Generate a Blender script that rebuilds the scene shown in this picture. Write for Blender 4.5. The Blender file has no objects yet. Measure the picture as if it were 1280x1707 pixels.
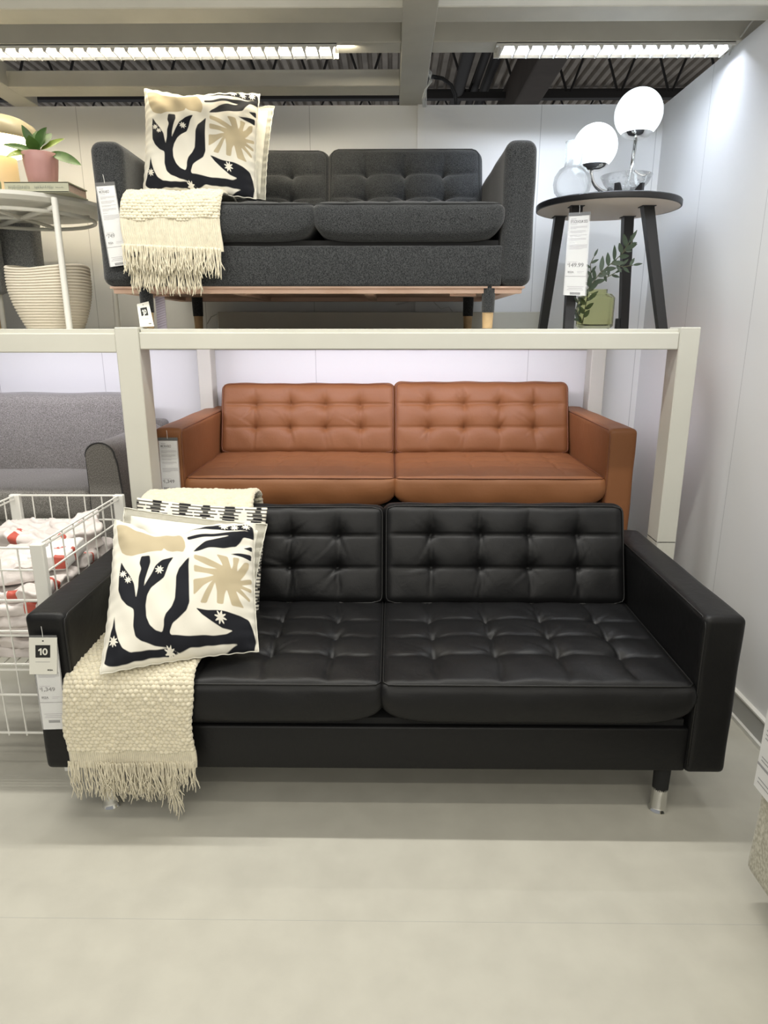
import bpy, bmesh, math, random
import numpy as np
from mathutils import Vector, Matrix
random.seed(7); RNG = np.random.RandomState(5)
SC = bpy.context.scene; COL = SC.collection; PI = math.pi

# ---------------------------------------------------------------- camera
F = 1120.0; PITCH = math.atan(303/F); YAW = math.atan(13/F/1.03); CAMH = 1.435
cd = bpy.data.cameras.new('camera'); cam = bpy.data.objects.new('camera', cd); COL.objects.link(cam)
cam.location = (0, 0, CAMH); cam.rotation_euler = (PI/2-PITCH, 0, YAW)
cd.sensor_fit = 'VERTICAL'; cd.sensor_height = 36; cd.lens = F/1707*36; cd.clip_start = .05
SC.camera = cam
def at(px, py, X=None, Y=None, Z=None):
    """photo pixel + one known real coordinate -> point in the room"""
    u = (px-640)/F; v = (py-853.5)/F
    y = math.cos(PITCH)-v*math.sin(PITCH); z = -math.sin(PITCH)-v*math.cos(PITCH)
    c, s = math.cos(YAW), math.sin(YAW); r = (u*c-y*s, u*s+y*c, z)
    t = Y/r[1] if Y is not None else ((Z-CAMH)/r[2] if Z is not None else X/r[0])
    return Vector((r[0]*t, r[1]*t, CAMH+r[2]*t))

# ---------------------------------------------------------------- world, lights, exposure
SC.view_settings.view_transform = 'Standard'; SC.view_settings.look = 'None'
SC.view_settings.gamma = 1; SC.view_settings.use_curve_mapping = False
SC.view_settings.exposure = 0.0
w = bpy.data.worlds.new('world'); SC.world = w; w.use_nodes = True
w.node_tree.nodes['Background'].inputs[0].default_value = (.95, .97, 1.0, 1)
w.node_tree.nodes['Background'].inputs[1].default_value = .27
def area(name, loc, sx, sy, power, col, rot=(0,0,0), spread=180):
    l = bpy.data.lights.new(name, 'AREA'); l.shape = 'RECTANGLE'; l.size = sx; l.size_y = sy
    l.energy = power; l.color = col; l.spread = math.radians(spread)
    o = bpy.data.objects.new(name, l); COL.objects.link(o); o.location = loc; o.rotation_euler = rot
    return o
WARM = (1.0, .95, .83); NEUT = (1.0, .975, .91); COOL = (.84, .88, 1.0)
area('store_strip_light', (0, .9, 3.0), 4.5, .10, 26, WARM)
area('store_strip_light', (0, -.8, 3.0), 5.0, .10, 50, WARM)
area('store_strip_light', (-.2, -2.8, 3.0), 6.0, .12, 80, WARM)
area('store_strip_light', (-.4, -5.0, 3.0), 7.0, .14, 190, WARM)
area('store_strip_light', (-.6, 2.15, 2.64), 3.6, .03, 34, NEUT, (0, 0, 0), 125)
area('louvre_light', (-1.2, 2.978, 2.4975), 2.1, .025, 52, (1.0, .89, .68), (math.radians(34), 0, 0))
area('louvre_light', (.86, 2.978, 2.4975), .88, .025, 42, (.78, .86, 1.0), (math.radians(34), 0, 0))
area('added_wall_fill', (-1.2, .7, 2.72), 2.2, .06, 2.5, (1.0, .90, .70), (math.radians(76), 0, 0), 90)  # added unseen warm fill, aimed at the back wall to brighten its upper left
area('added_wall_fill', (.75, .7, 2.72), 1.2, .06, 3.5, (.80, .87, 1.0), (math.radians(76), 0, math.radians(-10)), 90)  # cool half of the added fill, brightens the upper right; no fixture there
area('rack_strip_light', (.03, 3.12, 1.385), 1.9, .05, 15, (.91, .88, 1.0), (math.radians(42), 0, 0))
area('rack_strip_light', (-1.75, 3.12, 1.385), 1.2, .05, 9, (.91, .88, 1.0), (math.radians(42), 0, 0))

# ---------------------------------------------------------------- materials
def newmat(name):
    m = bpy.data.materials.new(name); m.use_nodes = True
    return m, m.node_tree, m.node_tree.nodes['Principled BSDF']
def mat(name, col, rough=.5, metal=0, bump=0, bscale=200, noise=0, nscale=30, spec=.5, sheen=0, col2=None, trans=0, emit=0, ecol=None, ior=1.45, detail=3, alpha=1):
    m, nt, b = newmat(name); L = nt.links
    b.inputs['Base Color'].default_value = (*col, 1); b.inputs['Roughness'].default_value = rough
    b.inputs['Metallic'].default_value = metal; b.inputs['Specular IOR Level'].default_value = spec
    b.inputs['Sheen Weight'].default_value = sheen; b.inputs['Transmission Weight'].default_value = trans
    b.inputs['IOR'].default_value = ior; b.inputs['Alpha'].default_value = alpha
    if emit: b.inputs['Emission Color'].default_value = (*(ecol or col), 1); b.inputs['Emission Strength'].default_value = emit
    tc = nt.nodes.new('ShaderNodeTexCoord')
    if noise or col2:
        n = nt.nodes.new('ShaderNodeTexNoise'); n.inputs['Scale'].default_value = nscale; n.inputs['Detail'].default_value = detail
        L.new(tc.outputs['Object'], n.inputs['Vector'])
        r = nt.nodes.new('ShaderNodeMapRange'); r.inputs[1].default_value = .35; r.inputs[2].default_value = .65
        L.new(n.outputs['Fac'], r.inputs[0])
        mx = nt.nodes.new('ShaderNodeMix'); mx.data_type = 'RGBA'; L.new(r.outputs[0], mx.inputs[0])
        c2 = col2 or tuple(c*(1-noise) for c in col)
        mx.inputs[6].default_value = (*col, 1); mx.inputs[7].default_value = (*c2, 1)
        L.new(mx.outputs[2], b.inputs['Base Color'])
    if bump:
        n = nt.nodes.new('ShaderNodeTexNoise'); n.inputs['Scale'].default_value = bscale; n.inputs['Detail'].default_value = 4
        L.new(tc.outputs['Object'], n.inputs['Vector'])
        bp = nt.nodes.new('ShaderNodeBump'); bp.inputs['Strength'].default_value = bump; bp.inputs['Distance'].default_value = .002
        L.new(n.outputs['Fac'], bp.inputs['Height']); L.new(bp.outputs[0], b.inputs['Normal'])
    return m
def leather(name, c1, c2, rough, spec):
    m, nt, b = newmat(name); L = nt.links; N = nt.nodes
    tc = N.new('ShaderNodeTexCoord')
    n = N.new('ShaderNodeTexNoise'); n.inputs['Scale'].default_value = 5; n.inputs['Detail'].default_value = 5
    L.new(tc.outputs['Object'], n.inputs['Vector'])
    mx = N.new('ShaderNodeMix'); mx.data_type = 'RGBA'; L.new(n.outputs['Fac'], mx.inputs[0])
    mx.inputs[6].default_value = (*c1, 1); mx.inputs[7].default_value = (*c2, 1); L.new(mx.outputs[2], b.inputs['Base Color'])
    v = N.new('ShaderNodeTexVoronoi'); v.inputs['Scale'].default_value = 420; v.feature = 'F1'
    L.new(tc.outputs['Object'], v.inputs['Vector'])
    n2 = N.new('ShaderNodeTexNoise'); n2.inputs['Scale'].default_value = 28; n2.inputs['Detail'].default_value = 6; n2.inputs['Distortion'].default_value = .6
    L.new(tc.outputs['Object'], n2.inputs['Vector'])
    b1 = N.new('ShaderNodeBump'); b1.inputs['Strength'].default_value = .16; b1.inputs['Distance'].default_value = .0008; L.new(v.outputs['Distance'], b1.inputs['Height'])
    b2 = N.new('ShaderNodeBump'); b2.inputs['Strength'].default_value = .28; b2.inputs['Distance'].default_value = .004; L.new(n2.outputs['Fac'], b2.inputs['Height'])
    L.new(b1.outputs[0], b2.inputs['Normal']); L.new(b2.outputs[0], b.inputs['Normal'])
    mr = N.new('ShaderNodeMapRange'); mr.inputs[3].default_value = rough-.06; mr.inputs[4].default_value = rough+.1
    L.new(n.outputs['Fac'], mr.inputs[0]); L.new(mr.outputs[0], b.inputs['Roughness'])
    b.inputs['Specular IOR Level'].default_value = spec
    return m
def fabric(name, c1, c2, scale=260, bump=.5):
    m, nt, b = newmat(name); L = nt.links; N = nt.nodes
    tc = N.new('ShaderNodeTexCoord'); mp = N.new('ShaderNodeMapping'); mp.inputs['Scale'].default_value = (1, 1, .7)
    L.new(tc.outputs['Object'], mp.inputs[0])
    n = N.new('ShaderNodeTexNoise'); n.inputs['Scale'].default_value = scale; n.inputs['Detail'].default_value = 2
    L.new(mp.outputs[0], n.inputs['Vector'])
    r = N.new('ShaderNodeMapRange'); r.inputs[1].default_value = .38; r.inputs[2].default_value = .66; L.new(n.outputs['Fac'], r.inputs[0])
    mx = N.new('ShaderNodeMix'); mx.data_type = 'RGBA'; L.new(r.outputs[0], mx.inputs[0])
    mx.inputs[6].default_value = (*c1, 1); mx.inputs[7].default_value = (*c2, 1); L.new(mx.outputs[2], b.inputs['Base Color'])
    bp = N.new('ShaderNodeBump'); bp.inputs['Strength'].default_value = bump; bp.inputs['Distance'].default_value = .002
    L.new(n.outputs['Fac'], bp.inputs['Height']); L.new(bp.outputs[0], b.inputs['Normal'])
    b.inputs['Roughness'].default_value = .95; b.inputs['Sheen Weight'].default_value = .25; b.inputs['Specular IOR Level'].default_value = .15
    return m
def wallmat(name, col, axis, seams, zsplit=None):
    """painted panel wall with thin panel joints along one axis"""
    m, nt, b = newmat(name); L = nt.links; N = nt.nodes
    g = N.new('ShaderNodeNewGeometry'); sp = N.new('ShaderNodeSeparateXYZ'); L.new(g.outputs['Position'], sp.inputs[0])
    acc = None
    for s in seams:
        a = N.new('ShaderNodeMath'); a.operation = 'SUBTRACT'; L.new(sp.outputs[axis], a.inputs[0]); a.inputs[1].default_value = s
        c = N.new('ShaderNodeMath'); c.operation = 'ABSOLUTE'; L.new(a.outputs[0], c.inputs[0])
        d = N.new('ShaderNodeMath'); d.operation = 'LESS_THAN'; L.new(c.outputs[0], d.inputs[0]); d.inputs[1].default_value = .0017
        if acc is None: acc = d
        else:
            e = N.new('ShaderNodeMath'); e.operation = 'MAXIMUM'; L.new(acc.outputs[0], e.inputs[0]); L.new(d.outputs[0], e.inputs[1]); acc = e
    mx = N.new('ShaderNodeMix'); mx.data_type = 'RGBA'
    mx.inputs[6].default_value = (*col, 1); mx.inputs[7].default_value = (*[q*.66 for q in col], 1)
    L.new(acc.outputs[0], mx.inputs[0]); L.new(mx.outputs[2], b.inputs['Base Color'])
    n = N.new('ShaderNodeTexNoise'); n.inputs['Scale'].default_value = 60; L.new(g.outputs['Position'], n.inputs['Vector'])
    bp = N.new('ShaderNodeBump'); bp.inputs['Strength'].default_value = .06; bp.inputs['Distance'].default_value = .002
    L.new(n.outputs['Fac'], bp.inputs['Height']); L.new(bp.outputs[0], b.inputs['Normal'])
    b.inputs['Roughness'].default_value = .55
    return m
def printmat(name, base, tan, blk):
    m, nt, b = newmat(name); L = nt.links; N = nt.nodes
    cur = None
    for attr, c in (('tan', tan), ('blk', blk), ('flw', base)):
        a = N.new('ShaderNodeAttribute'); a.attribute_name = attr
        r = N.new('ShaderNodeMapRange'); r.inputs[1].default_value = -.0012; r.inputs[2].default_value = .0012; L.new(a.outputs['Fac'], r.inputs[0])
        mx = N.new('ShaderNodeMix'); mx.data_type = 'RGBA'; L.new(r.outputs[0], mx.inputs[0])
        if cur is None: mx.inputs[6].default_value = (*base, 1)
        else: L.new(cur.outputs[2], mx.inputs[6])
        mx.inputs[7].default_value = (*c, 1); cur = mx
    L.new(cur.outputs[2], b.inputs['Base Color'])
    tc = N.new('ShaderNodeTexCoord'); n = N.new('ShaderNodeTexNoise'); n.inputs['Scale'].default_value = 500; L.new(tc.outputs['Object'], n.inputs['Vector'])
    bp = N.new('ShaderNodeBump'); bp.inputs['Strength'].default_value = .25; bp.inputs['Distance'].default_value = .001
    L.new(n.outputs['Fac'], bp.inputs['Height']); L.new(bp.outputs[0], b.inputs['Normal'])
    b.inputs['Roughness'].default_value = .85; b.inputs['Specular IOR Level'].default_value = .2
    return m

M = {}
M['floor'] = mat('grey_vinyl_floor', (.50, .485, .42), .42, bump=.05, bscale=90, col2=(.46, .445, .385), nscale=9, detail=8, spec=.35)
M['wall_back'] = wallmat('white_panel_back', (.80, .80, .79), 0, [-2.71, -2.14, -1.562, -.985, -.409, .731, 1.3])
M['wall_right'] = wallmat('white_panel_side', (.78, .78, .78), 1, [.32, .9, 1.47, 2.04, 2.61, 3.18])
M['trimwhite'] = mat('white_trim', (.72, .71, .66), .45)
M['rack'] = mat('painted_rack', (.60, .59, .52), .42, bump=.03, bscale=60, noise=.05, nscale=4)
M['beam'] = mat('painted_beam', (.56, .54, .47), .5, noise=.10, nscale=5)
M['deck'] = mat('roof_deck', (.44, .39, .33), .7, noise=.35, nscale=2)
M['darksteel'] = mat('dark_steel', (.035, .032, .03), .6)
M['duct'] = mat('brown_duct', (.085, .068, .055), .65, noise=.2, nscale=4)
M['cable'] = mat('white_cable', (.6, .6, .58), .5)
M['blackcable'] = mat('black_cable', (.02, .02, .02), .5)
M['black_leather'] = leather('black_leather', (.0050, .0050, .0054), (.0080, .0080, .0085), .42, .28)
M['brown_leather'] = leather('cognac_leather', (.25, .102, .040), (.195, .076, .028), .48, .3)
M['seam_black'] = mat('black_piping', (.008, .008, .008), .45)
M['seam_brown'] = mat('brown_piping', (.17, .06, .025), .5)
M['dark_fabric'] = fabric('charcoal_fabric', (.014, .015, .016), (.062, .065, .067), 420)
M['seam_dark'] = mat('charcoal_piping', (.035, .037, .038), .9)
M['light_fabric'] = fabric('light_grey_fabric', (.125, .117, .105), (.27, .258, .24), 300)
M['seam_grey'] = mat('grey_piping', (.05, .05, .05), .9)
M['felt'] = fabric('grey_felt', (.20, .205, .215), (.40, .405, .41), 260)
M['beige_fabric'] = fabric('beige_fabric', (.33, .31, .24), (.52, .50, .41), 150)
M['lining'] = mat('black_lining', (.012, .012, .012), .9)
M['wood'] = mat('pale_wood', (.66, .47, .37), .55, col2=(.58, .39, .29), nscale=7)
M['oak'] = mat('oak_leg', (.60, .42, .22), .45, noise=.2, nscale=25)
M['chrome'] = mat('chrome', (.82, .82, .80), .09, metal=1)
M['black_wood'] = mat('black_ash', (.018, .017, .017), .42, bump=.25, bscale=70)
M['cream_under'] = mat('pale_underside', (.62, .54, .47), .6)
M['knit'] = mat('cream_wool', (.76, .70, .54), .95, bump=.6, bscale=500, sheen=.4, spec=.1, noise=.12, nscale=60)
M['knit_up'] = M['knit']
M['print_pillow'] = printmat('printed_cotton', (.72, .69, .60), (.45, .38, .25), (.011, .012, .016))
M['cotton'] = mat('offwhite_cotton', (.73, .71, .62), .85, bump=.3, bscale=300, spec=.2)
M['dash'] = printmat('dash_cotton', (.80, .76, .66), (.8, .76, .66), (.012, .012, .014))
M['paper'] = mat('tag_paper', (.74, .74, .73), .5)
M['cardpaper'] = mat('card_paper', (.76, .75, .68), .5)
M['ink'] = mat('black_ink', (.015, .015, .015), .5)
M['greyink'] = mat('grey_ink', (.33, .33, .34), .6)
M['sleeve'] = mat('clear_sleeve', (.9, .9, .9), .12, alpha=.22)
M['sleeve_edge'] = mat('dark_sleeve_strip', (.12, .12, .12), .25)
M['white_metal'] = mat('white_metal', (.76, .75, .70), .35)
M['bag'] = mat('thin_white_bag', (.74, .68, .65), .38, bump=1, bscale=55, noise=.12, nscale=14, spec=.5)
M['bagred'] = mat('red_bag_print', (.52, .10, .07), .4)
M['paperstack'] = mat('folded_white_plastic', (.80, .79, .77), .4, bump=.5, bscale=120)
M['glass'] = mat('clear_glass', (.97, .99, 1), .02, trans=1, ior=1.2, alpha=.45)
M['greenglass'] = mat('olive_glass', (.90, .92, .62), .04, trans=1, ior=1.12, alpha=.85)
M['opal'] = mat('opal_globe', (1, 1, 1), .3, emit=1.5, ecol=(.80, .92, 1.0))
M['leaf'] = mat('green_leaf', (.075, .17, .035), .4, noise=.35, nscale=20)
M['leaf_light'] = mat('lime_leaf', (.26, .36, .06), .4, noise=.35, nscale=20)
M['olive_leaf'] = mat('olive_leaf', (.05, .075, .045), .55, noise=.3, nscale=30)
M['stem'] = mat('stem', (.09, .09, .05), .6)
M['pink'] = mat('pink_glazed_pot', (.50, .27, .25), .45, noise=.1, nscale=9)
M['soil'] = mat('soil', (.03, .02, .015), .9)
M['bookcover'] = mat('grey_green_cover', (.44, .44, .33), .6)
M['bookpages'] = mat('page_block', (.72, .55, .45), .7, noise=.15, nscale=200)
M['bookink'] = mat('book_ink', (.22, .24, .2), .6)
M['lampshade'] = mat('beige_lampshade', (.46, .41, .28), .3)
M['lampbase'] = mat('beige_lamp_base', (.62, .50, .33), .35)
M['lampglow'] = mat('lit_diffuser', (1, .9, .6), .5, emit=8, ecol=(1.0, .80, .42))
M['rope'] = mat('cotton_rope', (.66, .60, .50), .9, bump=.4, bscale=150)
M['greenvase'] = mat('green_ceramic', (.26, .33, .19), .4)
M['lilac'] = mat('lilac_band', (.62, .58, .72), .5)
M['lilacdark'] = mat('lilac_band_line', (.40, .36, .46), .5)
M['tube'] = mat('lit_tube', (1, 1, 1), .4, emit=1.6, ecol=(1, .97, .9))
M['louvre'] = mat('louvre_metal', (.8, .8, .78), .3)
M['baseboard'] = mat('baseboard_grey', (.42, .42, .40), .5)

# ---------------------------------------------------------------- mesh helpers
WL = {}
def wloc(o): return WL.get(o.name, Vector((0, 0, 0))) if o else Vector((0, 0, 0))
def thing(name, label, cat, loc, group=None):
    o = bpy.data.objects.new(name, None); COL.objects.link(o); o.location = loc; o.empty_display_size = .05
    o['label'] = label; o['category'] = cat
    if group: o['group'] = group
    WL[o.name] = Vector(loc); return o
def tag(o, label, cat, group=None):
    o['label'] = label; o['category'] = cat
    if group: o['group'] = group
    return o
def link(name, me, m, parent=None, smooth=False, label=None, kind=None):
    o = bpy.data.objects.new(name, me); COL.objects.link(o)
    if m is not None: me.materials.append(m)
    if smooth:
        for p in me.polygons: p.use_smooth = True
    if parent: o.parent = parent
    WL[o.name] = wloc(parent)
    if label: o['label'] = label
    if kind: o['kind'] = kind
    return o
class MB:
    def __init__(s): s.v = []; s.f = []; s.mi = []; s.cur = 0
    def add(s, vs, fs):
        b = len(s.v); s.v += [tuple(v) for v in vs]; s.f += [tuple(i+b for i in f) for f in fs]; s.mi += [s.cur]*len(fs); return s
    def box(s, a, b, bev=0, seg=2, rot=None, c=None):
        a = Vector(a); b = Vector(b); lo = Vector([min(a[i], b[i]) for i in range(3)]); hi = Vector([max(a[i], b[i]) for i in range(3)])
        bm = bmesh.new(); bmesh.ops.create_cube(bm, size=1)
        for v in bm.verts: v.co = Vector([(lo[i]+hi[i])/2+v.co[i]*(hi[i]-lo[i]) for i in range(3)])
        if bev: bmesh.ops.bevel(bm, geom=bm.edges[:], offset=bev, segments=seg, affect='EDGES', profile=.5)
        if rot is not None:
            c = Vector(c) if c is not None else (lo+hi)/2
            for v in bm.verts: v.co = c+rot@(v.co-c)
        bm.verts.index_update()
        s.add([v.co.copy() for v in bm.verts], [[v.index for v in f.verts] for f in bm.faces]); bm.free(); return s
    def tube(s, pts, r, n=8, caps=True, closed=False):
        pts = [Vector(p) for p in pts]; k = len(pts); rs = r if isinstance(r, (list, tuple)) else [r]*k
        up = None; rings = []; vs = []
        for i, p in enumerate(pts):
            if closed: d = pts[(i+1) % k]-pts[i-1]
            else: d = pts[min(i+1, k-1)]-pts[max(i-1, 0)]
            if d.length < 1e-9: d = Vector((0, 0, 1))
            d.normalize()
            if up is None:
                up = Vector((0, 0, 1)) if abs(d.z) < .9 else Vector((1, 0, 0))
            up = (up-d*up.dot(d))
            if up.length < 1e-6: up = d.orthogonal()
            up.normalize(); q = d.cross(up)
            for j in range(n):
                a = 2*PI*j/n; vs.append(p+(up*math.cos(a)+q*math.sin(a))*rs[i])
        fs = []
        for i in range(k if closed else k-1):
            for j in range(n):
                a = i*n+j; b_ = i*n+(j+1) % n; i2 = (i+1) % k
                fs.append((a, b_, i2*n+(j+1) % n, i2*n+j))
        if caps and not closed: fs.append(tuple(range(n))[::-1]); fs.append(tuple((k-1)*n+j for j in range(n)))
        return s.add(vs, fs)
    def lathe(s, prof, c=(0, 0, 0), n=40, sx=1, sy=1, fn=None, cap0=False, cap1=False):
        vs = []; fs = []; c = Vector(c)
        for (r, z) in prof:
            for j in range(n):
                a = 2*PI*j/n; rr = r*(fn(a, z) if fn else 1)
                vs.append((c.x+rr*math.cos(a)*sx, c.y+rr*math.sin(a)*sy, c.z+z))
        for i in range(len(prof)-1):
            for j in range(n): fs.append((i*n+j, i*n+(j+1) % n, (i+1)*n+(j+1) % n, (i+1)*n+j))
        if cap0: fs.append(tuple(range(n))[::-1])
        if cap1: fs.append(tuple((len(prof)-1)*n+j for j in range(n)))
        return s.add(vs, fs)
    def quad(s, a, b, c, d): return s.add([a, b, c, d], [(0, 1, 2, 3)])
    def build(s, name, m, parent=None, smooth=False, label=None, kind=None, autos=False):
        o0 = wloc(parent); me = bpy.data.meshes.new(name)
        me.from_pydata([tuple(Vector(v)-o0) for v in s.v], [], s.f)
        ms = m if isinstance(m, (list, tuple)) else [m]
        o = link(name, me, None, parent, False, label, kind)
        for q in ms: me.materials.append(q)
        if len(ms) > 1: me.polygons.foreach_set('material_index', s.mi)
        if smooth:
            me.polygons.foreach_set('use_smooth', [True]*len(me.polygons))
            if smooth == 'auto':
                bm = bmesh.new(); bm.from_mesh(me)
                for e in bm.edges:
                    if len(e.link_faces) == 2 and e.calc_face_angle(0) > .6: e.smooth = False
                bm.to_mesh(me); bm.free()
        me.update(); return o
def struct(o): o['kind'] = 'structure'; return o
_tc = {}
def textmesh(t, bold=0):
    k = (t, bold)
    if k not in _tc:
        c = bpy.data.curves.new('t', 'FONT'); c.body = t; c.size = 1; c.offset = bold; c.resolution_u = 3
        o = bpy.data.objects.new('t', c); COL.objects.link(o)
        bpy.context.view_layer.update()
        me = bpy.data.meshes.new_from_object(o.evaluated_get(bpy.context.evaluated_depsgraph_get()))
        vs = [v.co.copy() for v in me.vertices]; fs = [tuple(p.vertices) for p in me.polygons]
        bpy.data.objects.remove(o); bpy.data.meshes.remove(me); bpy.data.curves.remove(c)
        x0 = min(v.x for v in vs); x1 = max(v.x for v in vs); y0 = min(v.y for v in vs); y1 = max(v.y for v in vs)
        _tc[k] = ([((v.x-x0)/(x1-x0), (v.y-y0)/(y1-y0)) for v in vs], fs, (x1-x0)/(y1-y0))
    return _tc[k]

class Sheet:
    """flat card: local u (0..1 right), v (0..1 down) on four corner points"""
    def __init__(s, TL, TR, BL, BR, off=None):
        s.c = [Vector(q) for q in (TL, TR, BL, BR)]; s.n = (s.c[1]-s.c[0]).cross(s.c[0]-s.c[2]).normalized()
    def p(s, u, v, h=0):
        a, b, c, d = s.c
        return a*(1-u)*(1-v)+b*u*(1-v)+c*(1-u)*v+d*u*v+s.n*h
    def rect(s, mb, u0, v0, u1, v1, h):
        mb.quad(s.p(u0, v1, h), s.p(u1, v1, h), s.p(u1, v0, h), s.p(u0, v0, h))
    def text(s, mb, t, u0, v0, u1, v1, h, bold=0):
        vs, fs, _ = textmesh(t, bold)
        mb.add([s.p(u0+(u1-u0)*x, v1+(v0-v1)*y, h) for x, y in vs], fs)
    def slab(s, mb, u0, v0, u1, v1, h0, h1):
        A = [s.p(u, v, h0) for u, v in ((u0, v1), (u1, v1), (u1, v0), (u0, v0))]; B = [s.p(u, v, h1) for u, v in ((u0, v1), (u1, v1), (u1, v0), (u0, v0))]
        mb.add(A+B, [(3, 2, 1, 0), (4, 5, 6, 7), (0, 1, 5, 4), (1, 2, 6, 5), (2, 3, 7, 6), (3, 0, 4, 7)])

# ---------------------------------------------------------------- soft box (cushions)
def softbox(W, D, T, r, step, fn):
    """rounded box surface centred in x,y; z from 0..T. fn(P, N, U) -> new P, all numpy"""
    nx, ny, nz = max(4, int(W/step)), max(4, int(D/step)), max(4, int(T/step))
    idx = {}; pts = []
    def vid(i, j, k):
        q = (i, j, k)
        if q not in idx: idx[q] = len(pts); pts.append(q)
        return idx[q]
    fs = []
    for i in range(nx):
        for j in range(ny):
            fs.append((vid(i, j, nz), vid(i+1, j, nz), vid(i+1, j+1, nz), vid(i, j+1, nz)))
            fs.append((vid(i, j+1, 0), vid(i+1, j+1, 0), vid(i+1, j, 0), vid(i, j, 0)))
    for i in range(nx):
        for k in range(nz):
            fs.append((vid(i, 0, k), vid(i+1, 0, k), vid(i+1, 0, k+1), vid(i, 0, k+1)))
            fs.append((vid(i, ny, k+1), vid(i+1, ny, k+1), vid(i+1, ny, k), vid(i, ny, k)))
    for j in range(ny):
        for k in range(nz):
            fs.append((vid(0, j, k+1), vid(0, j+1, k+1), vid(0, j+1, k), vid(0, j, k)))
            fs.append((vid(nx, j, k), vid(nx, j+1, k), vid(nx, j+1, k+1), vid(nx, j, k+1)))
    G = np.array(pts, float)
    P = np.stack([(G[:, 0]/nx-.5)*W, (G[:, 1]/ny-.5)*D, G[:, 2]/nz*T], 1)
    lo = np.array([-W/2+r, -D/2+r, r]); hi = np.array([W/2-r, D/2-r, T-r])
    Q = np.clip(P, lo, hi); d = P-Q; N = d/np.maximum(np.linalg.norm(d, axis=1, keepdims=True), 1e-9)
    return fn(Q+N*r, N), fs
def tuft_field(buttons, rows, W, D, rowamp, colamp, btn, rad, wr, seed, s=.03, arc=.0035):
    rs = np.random.RandomState(seed)
    folds = []
    for (bx, by) in buttons:
        for k in range(wr):
            a = rs.choice([PI/2, -PI/2])+rs.normal(0, .55); folds.append((bx, by, a, rs.uniform(.04, .11), rs.uniform(.5, 1)*rad, rs.uniform(.004, .007)))
    cols = sorted({round(b[0], 4) for b in buttons})
    ph = rs.uniform(0, 6, 8)
    def h(x, y):
        z = np.zeros_like(x)
        edge = np.clip(1-np.abs(x)/(W/2), 0, .12)/.12*np.clip(1-np.abs(y)/(D/2), 0, .08)/.08
        for ry in rows:
            yy = ry-arc*np.abs(np.sin(PI*(x-cols[0])/max(cols[1]-cols[0], .01))) if len(cols) > 1 else ry
            dd = np.abs(y-yy)
            z -= rowamp*(.65*np.exp(-dd/.022)+.5*np.exp(-(dd/.0035)**2))
        for cx in cols:
            cc = cx+.004*np.sin(y*40+ph[0]+cx*9)
            dd = np.abs(x-cc)
            lim = np.clip((D/2-np.abs(y))/.07, 0, 1)
            z -= colamp*(.8*np.exp(-dd/.02)+.45*np.exp(-(dd/.005)**2))*lim
        for bx, by in buttons:
            rr = np.hypot(x-bx, y-by); z -= btn*np.exp(-rr/s)
        for bx, by, a, ln, am, wd in folds:
            dx, dy = x-bx, y-by; al = dx*math.cos(a)+dy*math.sin(a); pe = -dx*math.sin(a)+dy*math.cos(a)+.012*np.sin(al*18+a)*np.clip(al, 0, 1)*6
            fade = np.where(al > 0, np.exp(-(al/ln)**2)*np.clip(al/.015, 0, 1), 0)
            z += am*fade*(np.exp(-((pe-wd*1.2)/wd)**2)-np.exp(-(pe/wd)**2))
        z += .0012*(np.sin(x*23+ph[1])*np.sin(y*31+ph[2])+.7*np.sin(x*47+y*29+ph[3]))
        return z*edge
    return h
def ringpath(W, D, r, z, n=160):
    """rounded rectangle loop"""
    pts = []
    for i in range(n):
        a = 2*PI*i/n; c, s = math.cos(a), math.sin(a); m = max(abs(c)/(W/2), abs(s)/(D/2)); x, y = c/m, s/m
        qx = max(-W/2+r, min(W/2-r, x)); qy = max(-D/2+r, min(D/2-r, y)); d = Vector((x-qx, y-qy)); d = d.normalized() if d.length > 1e-9 else Vector((0, 0))
        pts.append((qx+d.x*r, qy+d.y*r, z, d.x, d.y))
    return pts
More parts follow.
